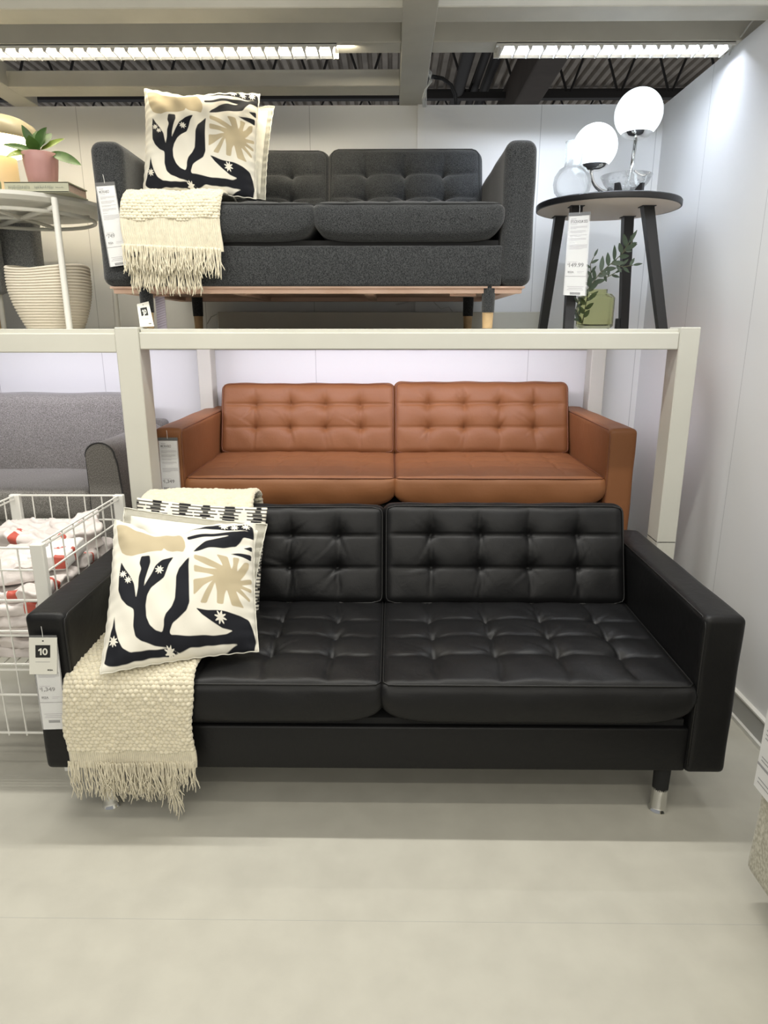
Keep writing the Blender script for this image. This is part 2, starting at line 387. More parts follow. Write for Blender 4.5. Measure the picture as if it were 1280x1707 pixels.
def cushion(name, m, seam_m, parent, W, D, T, r, xf, field, step=.0075, crown=.015, bulge=.008, sag=0, piping=True, wave=.002, seed=0, low=False):
    rs = np.random.RandomState(seed); ph = rs.uniform(0, 6, 6)
    def fn(P, N):
        u = P[:, 0]/(W/2); v = P[:, 1]/(D/2); w_ = P[:, 2]/T
        top = np.clip(N[:, 2], 0, 1); cr = crown*(1-np.abs(u)**3)*(1-np.abs(v)**3)
        z = P[:, 2]+top*cr
        if field is not None: z = z+top**2*field(P[:, 0], P[:, 1])
        z = z-np.clip(-N[:, 2], 0, 1)*(-1)*bulge*.5*(1-u**2)*(-1)*0
        side = np.sqrt(np.clip(1-N[:, 2]**2, 0, 1)); b = bulge*np.sin(PI*np.clip(w_, 0, 1))
        wv = wave*np.sin(P[:, 0]*26+ph[0])*np.sin(P[:, 2]*30+ph[1]+P[:, 0]*9)+wave*.7*np.sin(P[:, 1]*24+P[:, 2]*40+ph[2])
        x = P[:, 0]+N[:, 0]*side*(b+wv*.4); y = P[:, 1]+N[:, 1]*side*(b+wv)
        # soft belly: the underside rises towards the ends
        z = z+np.clip(1-w_, 0, 1)*sag*(np.abs(u)**9)
        return np.stack([x, y, z], 1)
    P, fs = softbox(W, D, T, r, step, fn)
    R, t = xf
    A = np.array(R); PW = P@A.T+np.array(t)-np.array(wloc(parent))
    me = bpy.data.meshes.new(name); me.from_pydata(PW.tolist(), [], fs)
    o = link(name, me, m, parent, True)
    if piping:
        rp = ringpath(W, D, max(r, .012), T-r*.32)
        Pn = np.array([[p[0], p[1], p[2]] for p in rp]); d = np.array([[p[3], p[4], 0] for p in rp]); k = np.where(np.linalg.norm(d, axis=1) < .5)[0]
        for i in k: d[i] = 0
        P2 = Pn.copy(); P2[:, :2] += d[:, :2]*(bulge*.35); P2[:, :2] -= d[:, :2]*r*.28
        P2[:, 2] += 0.0022
        P2 = P2@A.T+np.array(t)
        MB().tube([tuple(q) for q in P2], .0028, 6, closed=True).build('piping', seam_m, o, True)
    return o
def rotX(a): return np.array([[1, 0, 0], [0, math.cos(a), -math.sin(a)], [0, math.sin(a), math.cos(a)]])

# ---------------------------------------------------------------- the three matching sofas
def tufted_sofa(name, label, x0, x1, Y0, Z0, leath, seam_m, legstyle, nb, fab, split, seed, depth=.86, top=.66, under=False, nseat=4, backtop=.80):
    t = thing(name, label, 'sofa', ((x0+x1)/2, Y0+depth/2, Z0), 'matching tufted sofas of one design')
    m = M[leath]; sm = M[seam_m]; AW = .117; zb = .157
    for s, (a, b) in ((-1, (x0, x0+AW)), (1, (x1-AW, x1))):
        D_, H_ = depth, top-zb; xc = (a+b)/2
        ph = seed+s
        def fn(P, N, s=s):
            u = P[:, 0]/(AW/2); y = P[:, 1]; z = P[:, 2]
            wob = .0015*np.sin(y*19+ph)+.001*np.sin(z*27+ph)
            return np.stack([P[:, 0]+N[:, 0]*wob, P[:, 1]+N[:, 1]*.002*np.sin(z*14), P[:, 2]+np.clip(N[:, 2], 0, 1)*(.004*(1-u**2)+.001*np.sin(y*17))], 1)
        P, fs = softbox(AW, D_, H_, .017 if not fab else .034, .009, fn)
        P = P+np.array([xc, Y0+D_/2, Z0+zb])-np.array(wloc(t))
        me = bpy.data.meshes.new('armrest'); me.from_pydata(P.tolist(), [], fs)
        arm = link('armrest', me, m, t, True)
        # welt along the inner top edge and down the front inner edge
        xi = (b-.006) if s < 0 else (a+.006); off = .0
        zt = Z0+top-.004
        pts = [(xi+s*-.002, Y0+depth-.02, zt), (xi+s*-.002, Y0+.35, zt), (xi+s*-.002, Y0+.03, zt-.002), (xi+s*-.002, Y0+.008, zt-.012), (xi+s*-.002, Y0+.0025, zt-.03), (xi+s*-.002, Y0+.002, Z0+zb+.18), (xi+s*-.002, Y0+.003, Z0+zb+.02)]
        None if fab else MB().tube(pts, .0028, 6).build('piping', sm, arm, True)
    base = MB().box((x0+AW-.004, Y0+.012, Z0+zb), (x1-AW+.004, Y0+depth-.03, Z0+.302), .008, 3).build('base', m, t, 'auto')
    MB().box((x0+AW+.01, Y0+.03, Z0+.30), (x1-AW-.01, Y0+depth-.06, Z0+.322)).build('lining', M['lining'], t)
    MB().box((x0+AW-.004, Y0+depth-.065, Z0+.20), (x1-AW+.004, Y0+depth, Z0+top+.01), .02, 3).build('back_frame', m, t, 'auto')
    xi0, xi1 = x0+AW+.003, x1-AW-.003
    g = .004
    for i, (a, b) in enumerate(((xi0, split-g/2), (split+g/2, xi1))):
        W = b-a; D = .63; T = .138
        bx = [(-.5+(k+.5+.0)/nseat*1.0)*W*.86 for k in range(nseat)]
        rows = [-.13, .0, .13]
        btn = [(x, y) for x in bx for y in rows]
        q_ = .35 if seed == 2 else 1; f = tuft_field(btn, rows, W, D, .011*q_, .009*q_, .020*q_, .0030, 4, seed*7+i, .030, .012)
        cushion('seat_cushion', m, sm, t, W, D, T, .024 if not fab else .032, (rotX(0), ((a+b)/2, Y0-.004+D/2, Z0+.316)), f, crown=.020, bulge=.014, sag=.045, seed=seed*3+i, piping=not fab or True)
    # back cushions: local z is the cushion face normal; stand up and lean back
    lean = math.radians(19)
    Hc = .368+(backtop-.80)
    for i, (a, b) in enumerate(((xi0+.004, split-g/2), (split+g/2, xi1-.004))):
        W = b-a; T = .14
        hh = Hc+(.006 if i else 0)
        nn = nb
        bx = [(-.5+(k+1)/(nn+1))*W*1.02 for k in range(nn)]
        rows = [-hh*.13, hh*.20] if not fab else [-hh*.13, hh*.17]
        btn = [(x, y) for x in bx for y in rows]
        f = tuft_field(btn, rows, W, hh, .0125*(1.5 if fab else 1), .008*(1.3 if fab else 1), .030*(1.5 if fab else 1), .0050, 4, seed*11+i+3, .030, .004)
        R = rotX(PI/2-lean)      # y->up, z->toward camera (-Y)
        c = np.array([(a+b)/2, Y0+.545+T+.0, Z0+.445+hh/2])
        # cushion back face (z=0) lies on plane; front face at z=T
        t0 = np.array([(a+b)/2, Y0+.578+.5*hh*math.sin(lean)+T*math.cos(lean), Z0+.452+.5*hh*math.cos(lean)-T*math.sin(lean)])
        R2 = np.array([[1, 0, 0], [0, math.sin(lean), -math.cos(lean)], [0, math.cos(lean), math.sin(lean)]])
        cushion('back_cushion', m, sm, t, W, hh, T, .032 if not fab else .045, (R2, tuple(t0)), f, crown=.020, bulge=.010, seed=seed*5+i+9, wave=.0025)
    if under:
        u = MB(); zc = Z0+zb-.004
        u.box((x0+.03, Y0+.03, zc-.022), (x1-.03, Y0+.075, zc)); u.box((x0+.05, Y0+depth-.09, zc-.022), (x1-.05, Y0+depth-.04, zc))
        u.box((x0+.033, Y0+.034, zc-.0195), (x0+.09, Y0+depth-.044, zc-.001)); u.box((x1-.09, Y0+.034, zc-.0195), (x1-.033, Y0+depth-.044, zc-.001))
        for q in (.3, .62): u.box((x0+q*(x1-x0)-.02, Y0+.04, zc-.02), (x0+q*(x1-x0)+.02, Y0+depth-.05, zc))
        u.box((x0+.12, Y0+.08, zc-.03), (x0+.22, Y0+.11, zc)); u.box((x1-.30, Y0+.08, zc-.03), (x1-.20, Y0+.11, zc))
        u.box((x0+.02, Y0+.02, zc-.004), (x1-.02, Y0+depth-.02, zc+.003))
        u.build('wooden_frame', M['wood'], t, label='pale wooden underframe of the charcoal sofa')
    for xl in (x0+.165, x1-.165) if not fab else (x0+.15, x1-.155):
        for yl in (Y0+.045, Y0+depth-.10):
            if legstyle == 'chrome':
                lg = MB().tube([(xl, yl, Z0+.075), (xl, yl, Z0+zb)], [.0235, .025], 28).build('leg', M['lining'], t, 'auto')
                MB().lathe([(.0285, 0), (.0295, .003), (.0265, .010), (.0235, .018), (.0235, .086), (.0215, .088)], (xl, yl, Z0), 36, cap0=True, cap1=True).build('chrome_sleeve', M['chrome'], lg, 'auto')
            else:
                lg = MB().tube([(xl, yl, Z0+.06), (xl, yl, Z0+zb)], [.0245, .0265], 24).build('leg', M['dark_fabric'], t, 'auto')
                MB().tube([(xl, yl, Z0), (xl, yl, Z0+.075)], [.0195, .0225], 24).build('wooden_foot', M['oak'], lg, 'auto')
    return t

# ================================================================ THE SETTING
fl = struct(MB().box((-4.5, -3, -.05), (4.5, 4.2, 0)).build('floor', M['floor']))
fs_ = struct(MB().box((-4.4, 1.362, .0), (1.33, 1.3628, .0004)).build('trim_1', M['baseboard']))
wb = struct(MB().box((-4.5, 3.7, 0), (1.45, 3.78, 2.5)).build('wall_back', M['wall_back']))
wr = struct(MB().box((1.33, -1.5, 0), (1.40, 3.7, 2.5)).build('wall_right', M['wall_right']))
struct(MB().box((1.316, -1.5, .0), (1.33, 3.7, .104)).build('baseboard_right', M['baseboard']))
struct(MB().box((1.312, -1.5, .099), (1.33, 3.7, .106)).build('trim_2', M['trimwhite']))
struct(MB().box((1.304, -1.5, .0), (1.318, 3.7, .016)).build('trim_3', M['trimwhite']))
struct(MB().box((.123, 3.682, 1.44), (.160, 3.70, 2.5)).build('trim_4', M['wall_back']))
struct(MB().box((-2.6, 3.69, 1.44), (-1.53, 3.70, 2.40)).build('trim_5', M['trimwhite'])) if False else None
# roof deck: corrugated sheet
d = MB(); n = 150; x0_, x1_ = -11, 11; prof = []
for i in range(n):
    x = x0_+(x1_-x0_)*i/n; w0 = (x1_-x0_)/n
    prof += [(x, 5.2), (x+w0*.5, 5.2), (x+w0*.62, 5.27), (x+w0*.88, 5.27)]
vs = []; fs2 = []
for (x, z) in prof: vs += [(x, 2.0, z), (x, 16, z)]
for i in range(len(prof)-1): fs2.append((2*i, 2*i+2, 2*i+3, 2*i+1))
d.add(vs, fs2); struct(d.build('ceiling', M['deck']))
def truss(Y, z0, z1, ph):
    b = MB(); b.box((-9, Y-.05, z0-.05), (9, Y+.05, z0+.02)); b.box((-9, Y-.05, z1), (9, Y+.05, z1+.06))
    x = -9+ph
    while x < 9:
        b.tube([(x, Y, z0), (x+.3, Y, z1)], .016, 5); b.tube([(x+.3, Y, z1), (x+.6, Y, z0)], .016, 5); x += .62
    return struct(b.build('trim_6', M['darksteel']))
truss(9.3, 4.22, 5.02, 0); truss(12.2, 4.55, 5.1, .2); truss(6.6, 4.62, 5.1, .3)
# wooden-boxed ceiling grid
def beam(n, a, b, m='beam'): return struct(MB().box(a, b, .003, 1).build('trim_%d' % n, M[m]))
beam(7, (-3.2, 2.665, 2.5), (2.4, 2.785, 2.66)); beam(8, (-3.2, 2.955, 2.5), (.033, 3.06, 2.62)); beam(9, (.155, 2.955, 2.5), (2.4, 3.06, 2.62))
beam(10, (-3.2, 3.43, 2.5), (.033, 3.56, 2.567)); beam(11, (.033, 1.6, 2.498), (.155, 3.7, 2.63)); beam(12, (-1.86, 3.06, 2.499), (-1.745, 3.7, 2.6))
struct(MB().box((1.32, 3.62, 1.46), (1.33, 3.7, 2.5)).build('trim_13', M['trimwhite'])) if False else None
# duct, pipes and cables up in the roof space
dt = MB().box((1.38, 5.2, 3.9), (1.66, 12, 4.35), .02, 2).build('ventilation_duct', M['duct'])
tag(dt, 'broad dark brown duct running under the roof deck right of the central beam', 'duct')
for i, (px, rr, lab) in enumerate(((778, .07, 'dark round pipe in the roof space nearest the central beam'), (812, .05, 'thin dark round pipe in the roof space, middle of three'), (838, .06, 'dark round pipe in the roof space next to the brown duct'))):
    a = at(px, 100, Z=4.25); pp = MB().tube([(a.x, 5.5, 4.25+.1*i), (a.x, 12.5, 4.25+.1*i)], rr, 12).build('roof_pipe', M['darksteel'], smooth='auto')
    tag(pp, lab, 'pipe', 'pipes in the roof space')
c_ = MB().tube([Vector((.15, 3.5, 2.56)), at(712, 129, Y=3.9), at(722, 128, Y=4.4), at(738, 131, Y=4.35), at(752, 142, Y=4.3), at(759, 158, Y=4.3), at(760, 182, Y=4.3)], .011, 8).build('hanging_cable', M['blackcable'], smooth=True)
tag(c_, 'thick black cable arching down behind the wall right of central beam', 'cable')
for k in range(3):
    y = 3.4+.06*k
    pts = [at(708+2*k, 95, Y=y), at(706+3*k, 112, Y=y), at(713+3*k, 122, Y=y), at(719-2*k, 136, Y=y), at(708+k, 150, Y=y), at(704+3*k, 164, Y=y), at(706+2*k, 178, Y=y+.2)]
    pts2 = [pts[0].lerp(pts[0], 0)]
    for i in range(len(pts)-1):
        for q in (.25, .5, .75, 1): pts2.append(pts[i].lerp(pts[i+1], q))
    o = MB().tube(pts2, .0035, 5).build('white_cable', M['cable'], smooth=True)
    tag(o, ('nearest of the three loose white cables dangling beside the central ceiling beam', 'middle one of the three loose white cables beside the central ceiling beam', 'furthest of the three loose white cables dangling beside the central ceiling beam')[k], 'cable', 'white cables dangling by the beam')
o = MB().tube([at(1215, 92, X=1.322), at(1222, 70, X=1.322), at(1236, 60, X=1.322), at(1250, 40, X=1.322), at(1256, 33, X=1.322)], .003, 5).build('white_cable', M['cable'], smooth=True)
tag(o, 'thin white cable clipped along the top of the right wall', 'cable')
# louvre lamps let into the second beam
def louvre(x0, x1, label):
    t = thing('louvre_lamp', label, 'lamp', ((x0+x1)/2, 3.005, 2.49), 'louvre lamps in the ceiling beam')
    MB().box((x0-.02, 2.957, 2.488), (x1+.02, 2.963, 2.499)).box((x0-.02, 3.049, 2.478), (x1+.02, 3.055, 2.499)).box((x0-.02, 2.957, 2.496), (x1+.02, 3.055, 2.4995)).build('housing', M['white_metal'], t)
    MB().tube([(x0, 3.03, 2.4885), (x1, 3.03, 2.4885)], .007, 10).build('tube', M['tube'], t, True)
    b = MB(); n = int((x1-x0)/.052)
    for i in range(n+1):
        x = x0+(x1-x0)*i/n; b.add([(x-.004, 2.962, 2.476), (x+.004, 2.962, 2.476), (x+.001, 3.049, 2.474), (x-.002, 3.049, 2.474), (x-.012, 2.962, 2.496), (x+.012, 2.962, 2.496), (x+.008, 3.049, 2.496), (x-.008, 3.049, 2.496)], [(0, 1, 2, 3), (0, 4, 5, 1), (1, 5, 6, 2), (2, 6, 7, 3), (3, 7, 4, 0)])
    b.build('louvre', M['louvre'], t)
louvre(-2.3, -.235, 'long lit louvre lamp in the beam, above the patterned pillow on the left')
louvre(.42, 1.29, 'lit louvre lamp in the beam ending at the right wall')

# ================================================================ DISPLAY RACK
rk = thing('display_rack', 'cream painted two-level display rack carrying the charcoal sofa', 'rack', (0, 3.1, 0))
ZS = 1.44
for (a, b, y0, y1) in ((-1.05, -.96, 2.62, 2.73), (1.082, 1.158, 2.62, 2.73), (-1.01, -.94, 3.56, 3.66), (1.03, 1.105, 3.56, 3.66)):
    MB().box((a, y0, 0), (b, y1, ZS+(.006 if y0 < 3 else -.03)), .003, 1).build('post', M['rack'], rk)
MB().box((-.96, 2.625, 1.364), (1.082, 2.70, 1.427), .004, 2).build('front_beam', M['rack'], rk)
MB().box((-2.9, 2.625, 1.352), (-1.05, 2.70, 1.424), .004, 2).build('front_beam', M['rack'], rk)
MB().box((-.958, 2.64, 1.41), (1.10, 3.69, ZS), .002, 1).build('shelf_board', M['rack'], rk)
MB().box((-2.9, 2.64, 1.41), (-.962, 3.69, ZS), .002, 1).build('shelf_board', M['rack'], rk)
MB().box((-2.9, 3.6, 1.34), (1.10, 3.68, 1.41)).build('rear_beam', M['rack'], rk)
MB().box((1.082, 2.62, .60), (1.1585, 2.7305, .6035)).build('post_joint', M['greyink'], rk)
for x0, x1 in ((-.9, .98), (-2.4, -1.15)):
    MB().box((x0, 3.09, 1.39), (x1, 3.15, 1.41)).build('light_housing', M['white_metal'], rk)
pf = MB().box((-2.9, 2.78, 0), (1.12, 3.68, .372), .004, 1).build('display_platform', M['rack'])
tag(pf, 'low painted platform raising the tan leather sofa at the back', 'platform')
lb = MB().box((-.89, 3.56, ZS), (.765, 3.68, 1.525), .004, 1).build('ledge_board', M['rack'])
tag(lb, 'long low white boxed ledge on the rack behind the charcoal sofa legs', 'ledge')

# ================================================================ SOFAS
tufted_sofa('tufted_sofa', 'black leather tufted three-seat sofa on chrome legs, in front on the floor', -1.038, .995, 1.74, 0, 'black_leather', 'seam_black', 'chrome', 4, False, -.026, 1)
tufted_sofa('tufted_sofa', 'tan brown leather tufted sofa on the platform behind the black one', -1.0, 1.03, 2.81, .375, 'brown_leather', 'seam_brown', 'chrome', 4, False, .015, 2)
tufted_sofa('tufted_sofa', 'charcoal fabric tufted loveseat standing on top of the rack', -1.11, .53, 2.70, ZS+.002, 'dark_fabric', 'seam_dark', 'wood', 3, True, -.292, 3, under=True)

# light grey sofa at the left, behind the bin
t = thing('fabric_sofa', 'light grey fabric sofa with rounded arm, behind the wire bin at left', 'sofa', (-1.95, 3.2, .372))
def simple_soft(name, a, b, r, m, parent, step=.02, fn=None, lean=0, seam=None):
    a = Vector(a); b = Vector(b); W, D, T = b-a
    def f2(P, N):
        P = P.copy(); P[:, 1] += lean*P[:, 2]
        P += N*(.003*np.sin(P[:, [0]]*15)*np.sin(P[:, [2]]*13+P[:, [1]]*11))
        return fn(P, N) if fn else P
    P, fs = softbox(W, D, T, r, step, f2)
    P = P+np.array([(a.x+b.x)/2, (a.y+b.y)/2, a.z])-np.array(wloc(parent))
    me = bpy.data.meshes.new(name); me.from_pydata(P.tolist(), [], fs); return link(name, me, m, parent, True)
simple_soft('back_cushion', (-2.7, 3.27, .70), (-1.30, 3.44, 1.122), .04, M['light_fabric'], t, lean=.30)
simple_soft('seat_cushion', (-2.7, 2.83, .62), (-1.315, 3.42, .765), .045, M['light_fabric'], t)
simple_soft('base', (-2.7, 2.87, .47), (-1.31, 3.6, .63), .02, M['light_fabric'], t)
simple_soft('back_frame', (-2.7, 3.50, .47), (-1.2, 3.64, .98), .03, M['light_fabric'], t)
# rounded arm, profile extruded along Y
ar = MB(); prof = [(-1.318, .45), (-1.318, .90)]
for i in range(13):
    a = PI-PI*i/12; prof.append((-1.257+.063*math.cos(a), .912+.055*math.sin(a)))
prof += [(-1.185, .88), (-1.172, .7), (-1.168, .45)]
nprof = len(prof); ys = [2.84, 2.85, 3.0, 3.2, 3.4, 3.60]; vs = []
for j, y in enumerate(ys):
    k = .97 if j == 0 else 1
    for (x, z) in prof: vs.append((-1.25+(x+1.25)*k, y, .7+(z-.7)*k))
fs = [tuple(range(nprof)), tuple((len(ys)-1)*nprof+i for i in range(nprof))[::-1]]
for j in range(len(ys)-1):
    for i in range(nprof): fs.append((j*nprof+i, (j+1)*nprof+i, (j+1)*nprof+(i+1) % nprof, j*nprof+(i+1) % nprof))
arm = ar.add(vs, fs).build('armrest', M['light_fabric'], t, 'auto')
MB().tube([(x-.0, 2.846, z+.001) for x, z in prof], .0035, 6).build('piping', M['seam_grey'], arm, True)
for xl in (-2.5, -1.3):
    for yl in (2.95, 3.5): MB().tube([(xl, yl, .372), (xl, yl, .48)], [.018, .024], 14).build('leg', M['black_wood'], t, 'auto')

# beige sofa corner at the right edge of the view
t = thing('beige_sofa', 'beige fabric sofa end cut off by the right edge of the photo', 'sofa', (1.1, 1.0, 0))
B0 = at(1242, 1443, Z=.09)
simple_soft('armrest', (B0.x, .55, .09), (B0.x+.17, B0.y, .64), .018, M['beige_fabric'], t, .015)
simple_soft('seat', (B0.x+.17, .55, .09), (B0.x+.375, B0.y-.02, .42), .02, M['beige_fabric'], t)
for yl in (B0.y-.09, .65): MB().box((B0.x+.06, yl-.02, 0), (B0.x+.10, yl+.02, .10), .003, 1).build('leg', M['black_wood'], t)

# ================================================================ PRICE TAGS
LINES = [(.08, .34, .02), (.0, 0, 0)]
def longtag(label, TL, TR, BL, BR, title, price, group=None, vt=.52, cover=None, rows=None, head='new'):
    s = Sheet(TL, TR, BL, BR); c = (s.c[0]+s.c[1])/2
    t = thing('price_tag', label, 'tag', c, group)
    b = MB(); s.slab(b, 0, 0, 1, 1, -.0008, .0); b.build('paper', M['paper'], t)
    b = MB(); s.slab(b, -.05, -.045, 1.06, 1.0, .0006, .0010); sl = b.build('clear_sleeve', M['sleeve'], t)
    b = MB(); s.slab(b, -.05, -.045, 1.06, -.005, .0010, .0016); b.build('sleeve_clip', M['sleeve_edge'], sl)
    MB().tube([s.p(.5, -.03, .002), s.p(.5, -.09, .002), s.p(.48, -.14, .001)], .0009, 5).build('hook', M['cable'], t)
    k = MB(); g = MB(); h = .00035
    s.rect(g, .1, .030, .36, .040, h)
    k.build('spare', M['ink'], t) if False else None
    s.text(k, title, .08, .050, min(.95, .08+.097*len(title)), .088, h, .035); k.build('product_name', M['ink'], t); k = MB()
    v = .10; rs = random.Random(len(label)*3+7)
    blocks = [(1, .82), (3, .86), (3, .80), (2, .86), (3, .84), (1, .4), (5, .9)]
    for nl, wd in blocks:
        for i in range(nl):
            if v > vt-.03: break
            s.rect(g, .09, v, .09+(wd-.02)*(1 if i < nl-1 else rs.uniform(.25, .8)), v+.0055, h); v += .0125
        v += .016
    s.rect(g, .08, vt-.012, .52, vt-.006, h)
    nd = len(price.replace(',', '').replace('.', '')); s.text(k, '$', .06, vt+.006, .125, vt+.032, h, .03); s.text(k, price, .14, vt+.002, .14+.135*nd+.04*(nd > 3), vt+.056, h, .03); k.build('price', M['ink'], t); k = MB()
    vl = vt+.105
    s.text(k, 'IKEA', .10, vl, .40, vl+.026, h, .045); k.build('logo', M['ink'], t); k = MB(); s.rect(g, .14, vl+.034, .36, vl+.038, h); s.rect(g, .55, vl+.004, .88, vl+.009, h); s.rect(g, .55, vl+.02, .8, vl+.025, h)
    vb = vl+.065; s.rect(k, 0, vb, 1, vb+.006, h); k.build('divider_line', M['ink'], t); k = MB()
    s.rect(g, .12, vb+.13, .9, vb+.137, h); s.rect(g, .18, vb+.15, .86, vb+.157, h); s.rect(g, .12, vb+.17, .9, vb+.177, h)
    s.rect(k, .27, vb+.205, .76, vb+.235, h)
    k.build('black_label', M['ink'], t); g.build('small_print', M['greyink'], t, kind='stuff')
    return t
yv = 2.688
longtag('long price tag marked $749 hanging on charcoal loveseat arm', at(161, 311, Y=yv), at(190, 309, Y=yv), at(184.5, 445, Y=yv), at(213, 441, Y=yv), 'MORABO', '749', vt=.585)
yv = 1.726
longtag('price tag marked $1,349 on black sofa arm, half behind the 10 card', at(52, 1066, Y=yv), at(93, 1066, Y=yv), at(73, 1216, Y=yv), at(111, 1215, Y=yv), 'MORABO', '1,349', vt=.52)
yv = 2.798
longtag('price tag marked $1,349 hanging on tan leather sofa arm', at(264.5, 735, Y=yv), at(294.5, 735, Y=yv), at(274, 858, Y=yv), at(303, 858, Y=yv), 'MORABO', '1,349', vt=.515)
longtag('price tag marked $149.99 hanging from the round black table', at(949, 361, Y=2.955), at(982, 359, Y=2.955), at(940, 492, Y=2.915), at(975, 493, Y=2.915), 'STOCKHOLM 2025', '149.99', vt=.585)
def card10(label, TL, TR, BL, BR, hook=None):
    s = Sheet(TL, TR, BL, BR); t = thing('number_card', label, 'tag', (s.c[0]+s.c[1])/2, 'small white cards numbered 10')
    b = MB(); s.slab(b, 0, 0, 1, 1, -.0008, 0); b.build('card', M['cardpaper'], t)
    k = MB(); s.rect(k, .23, .20, .76, .54, .0004); k.build('black_square', M['ink'], t); k = MB(); s.rect(k, .47, .07, .53, .105, .0004); k.build('punched_hole', M['ink'], t); k = MB(); s.rect(k, .23, .655, .75, .665, .0004); k.build('small_print', M['greyink'], t); k = MB(); s.text(k, 'IKEA', .66, .86, .86, .905, .0004, .04); k.build('logo', M['ink'], t)
    k = MB(); hh = .0008
    k.add([s.p(u, v, hh) for u, v in ((.40, .47), (.455, .47), (.455, .285), (.41, .285), (.335, .325), (.335, .365), (.40, .345))], [(0, 1, 2, 3, 6), (3, 4, 5, 6)]); k.build('numeral_one', M['cardpaper'], t); k = MB()
    n_ = 28; vs = []
    for i in range(n_):
        a = 2*PI*i/n_; vs += [s.p(.575+.095*math.cos(a), .377+.095*math.sin(a), hh), s.p(.575+.038*math.cos(a), .377+.055*math.sin(a), hh)]
    k.add(vs, [(2*i, 2*((i+1) % n_), 2*((i+1) % n_)+1, 2*i+1) for i in range(n_)]); k.build('numeral_zero', M['cardpaper'], t)
    return t
card10('white card numbered 10 hanging on the black sofa arm', at(48, 1063, Y=1.722), at(95, 1063, Y=1.722), at(49, 1124, Y=1.722), at(95, 1124, Y=1.722))
card10('tilted white card numbered 10 under the charcoal loveseat', at(228, 507, Y=2.70), at(247.5, 502.5, Y=2.70), at(233.5, 545, Y=2.68), at(257, 544, Y=2.68))
# tag on the beige sofa side face
xf = B0.x-.006
TLp = at(1276, 1200, X=xf); BLp = at(1256, 1308, X=xf)
s = Sheet((xf, TLp.y, TLp.z), (xf, TLp.y-.13, TLp.z), (xf, BLp.y, BLp.z), (xf, BLp.y-.13, BLp.z))
t = thing('price_tag', 'white paper tag hanging on the beige sofa at the right edge', 'tag', s.c[0])
b = MB(); s.slab(b, 0, -.3, 1, 1, -.0008, 0); b.build('paper', M['paper'], t)
g = MB()
for v in (.1, .16, .22, .5, .55, .82, .88): s.rect(g, .1, v, .8, v+.016, .0005)
s.rect(g, 0, .62, 1, .66, .0005); g.build('small_print', M['greyink'], t, kind='stuff')

# ================================================================ PILLOWS
def sd_poly(px, py, poly):
    P = np.array(poly, float); d = np.full(px.shape, 1e9); s = np.ones(px.shape); n = len(P)
    j = n-1
    for i in range(n):
        a = P[i]; b = P[j]; e = b-a; wx = px-a[0]; wy = py-a[1]; l = e@e+1e-12
        t = np.clip((wx*e[0]+wy*e[1])/l, 0, 1); bx = wx-e[0]*t; by = wy-e[1]*t; d = np.minimum(d, bx*bx+by*by)
        c1 = py >= a[1]; c2 = py < b[1]; c3 = e[0]*wy > e[1]*wx
        fl_ = (c1 & c2 & c3) | (~c1 & ~c2 & ~c3); s = np.where(fl_, -s, s); j = i
    return -s*np.sqrt(d)          # positive inside
def smoothpoly(p, it=2):
    for _ in range(it):
        q = []
        for i in range(len(p)):
            a, b = p[i], p[(i+1) % len(p)]
            k_ = min(.25, 7/max(1, math.hypot(a[0]-b[0], a[1]-b[1]))); q += [(a[0]*(1-k_)+b[0]*k_, a[1]*(1-k_)+b[1]*k_), (a[0]*k_+b[0]*(1-k_), a[1]*k_+b[1]*(1-k_))]
        p = q
    return p
CT = [(140, 160), (1105, 190), (25, 1255), (1115, 1085)]
TANP = [[(160, 225), (190, 215), (225, 225), (290, 260), (360, 290), (430, 325), (470, 310), (530, 290), (590, 295), (620, 340), (640, 400), (645, 450), (630, 495), (590, 485), (555, 490), (520, 480), (500, 455), (490, 485), (430, 490), (390, 490), (330, 500), (280, 515), (235, 500), (205, 475), (190, 430), (175, 380), (170, 310)],
 [(702, 512), (775, 530), (850, 565), (895, 588), (880, 550), (852, 505), (925, 505), (940, 560), (950, 602), (962, 560), (960, 505), (1005, 505), (990, 560), (985, 605), (1010, 570), (1035, 525), (1065, 512), (1062, 560), (1030, 620), (1002, 660), (1045, 640), (1078, 625), (1080, 655), (1010, 690), (1078, 695), (1075, 722), (1000, 715), (1070, 770), (1062, 790), (975, 740), (1000, 800), (1028, 843), (945, 843), (930, 790), (915, 740), (900, 770), (888, 843), (845, 843), (848, 760), (838, 700), (815, 760), (775, 843), (730, 843), (765, 780), (805, 715), (825, 690), (760, 735), (690, 800), (692, 740), (692, 692), (760, 682), (835, 655), (790, 645), (700, 640), (700, 592), (770, 605), (860, 612), (800, 590), (702, 548)]]
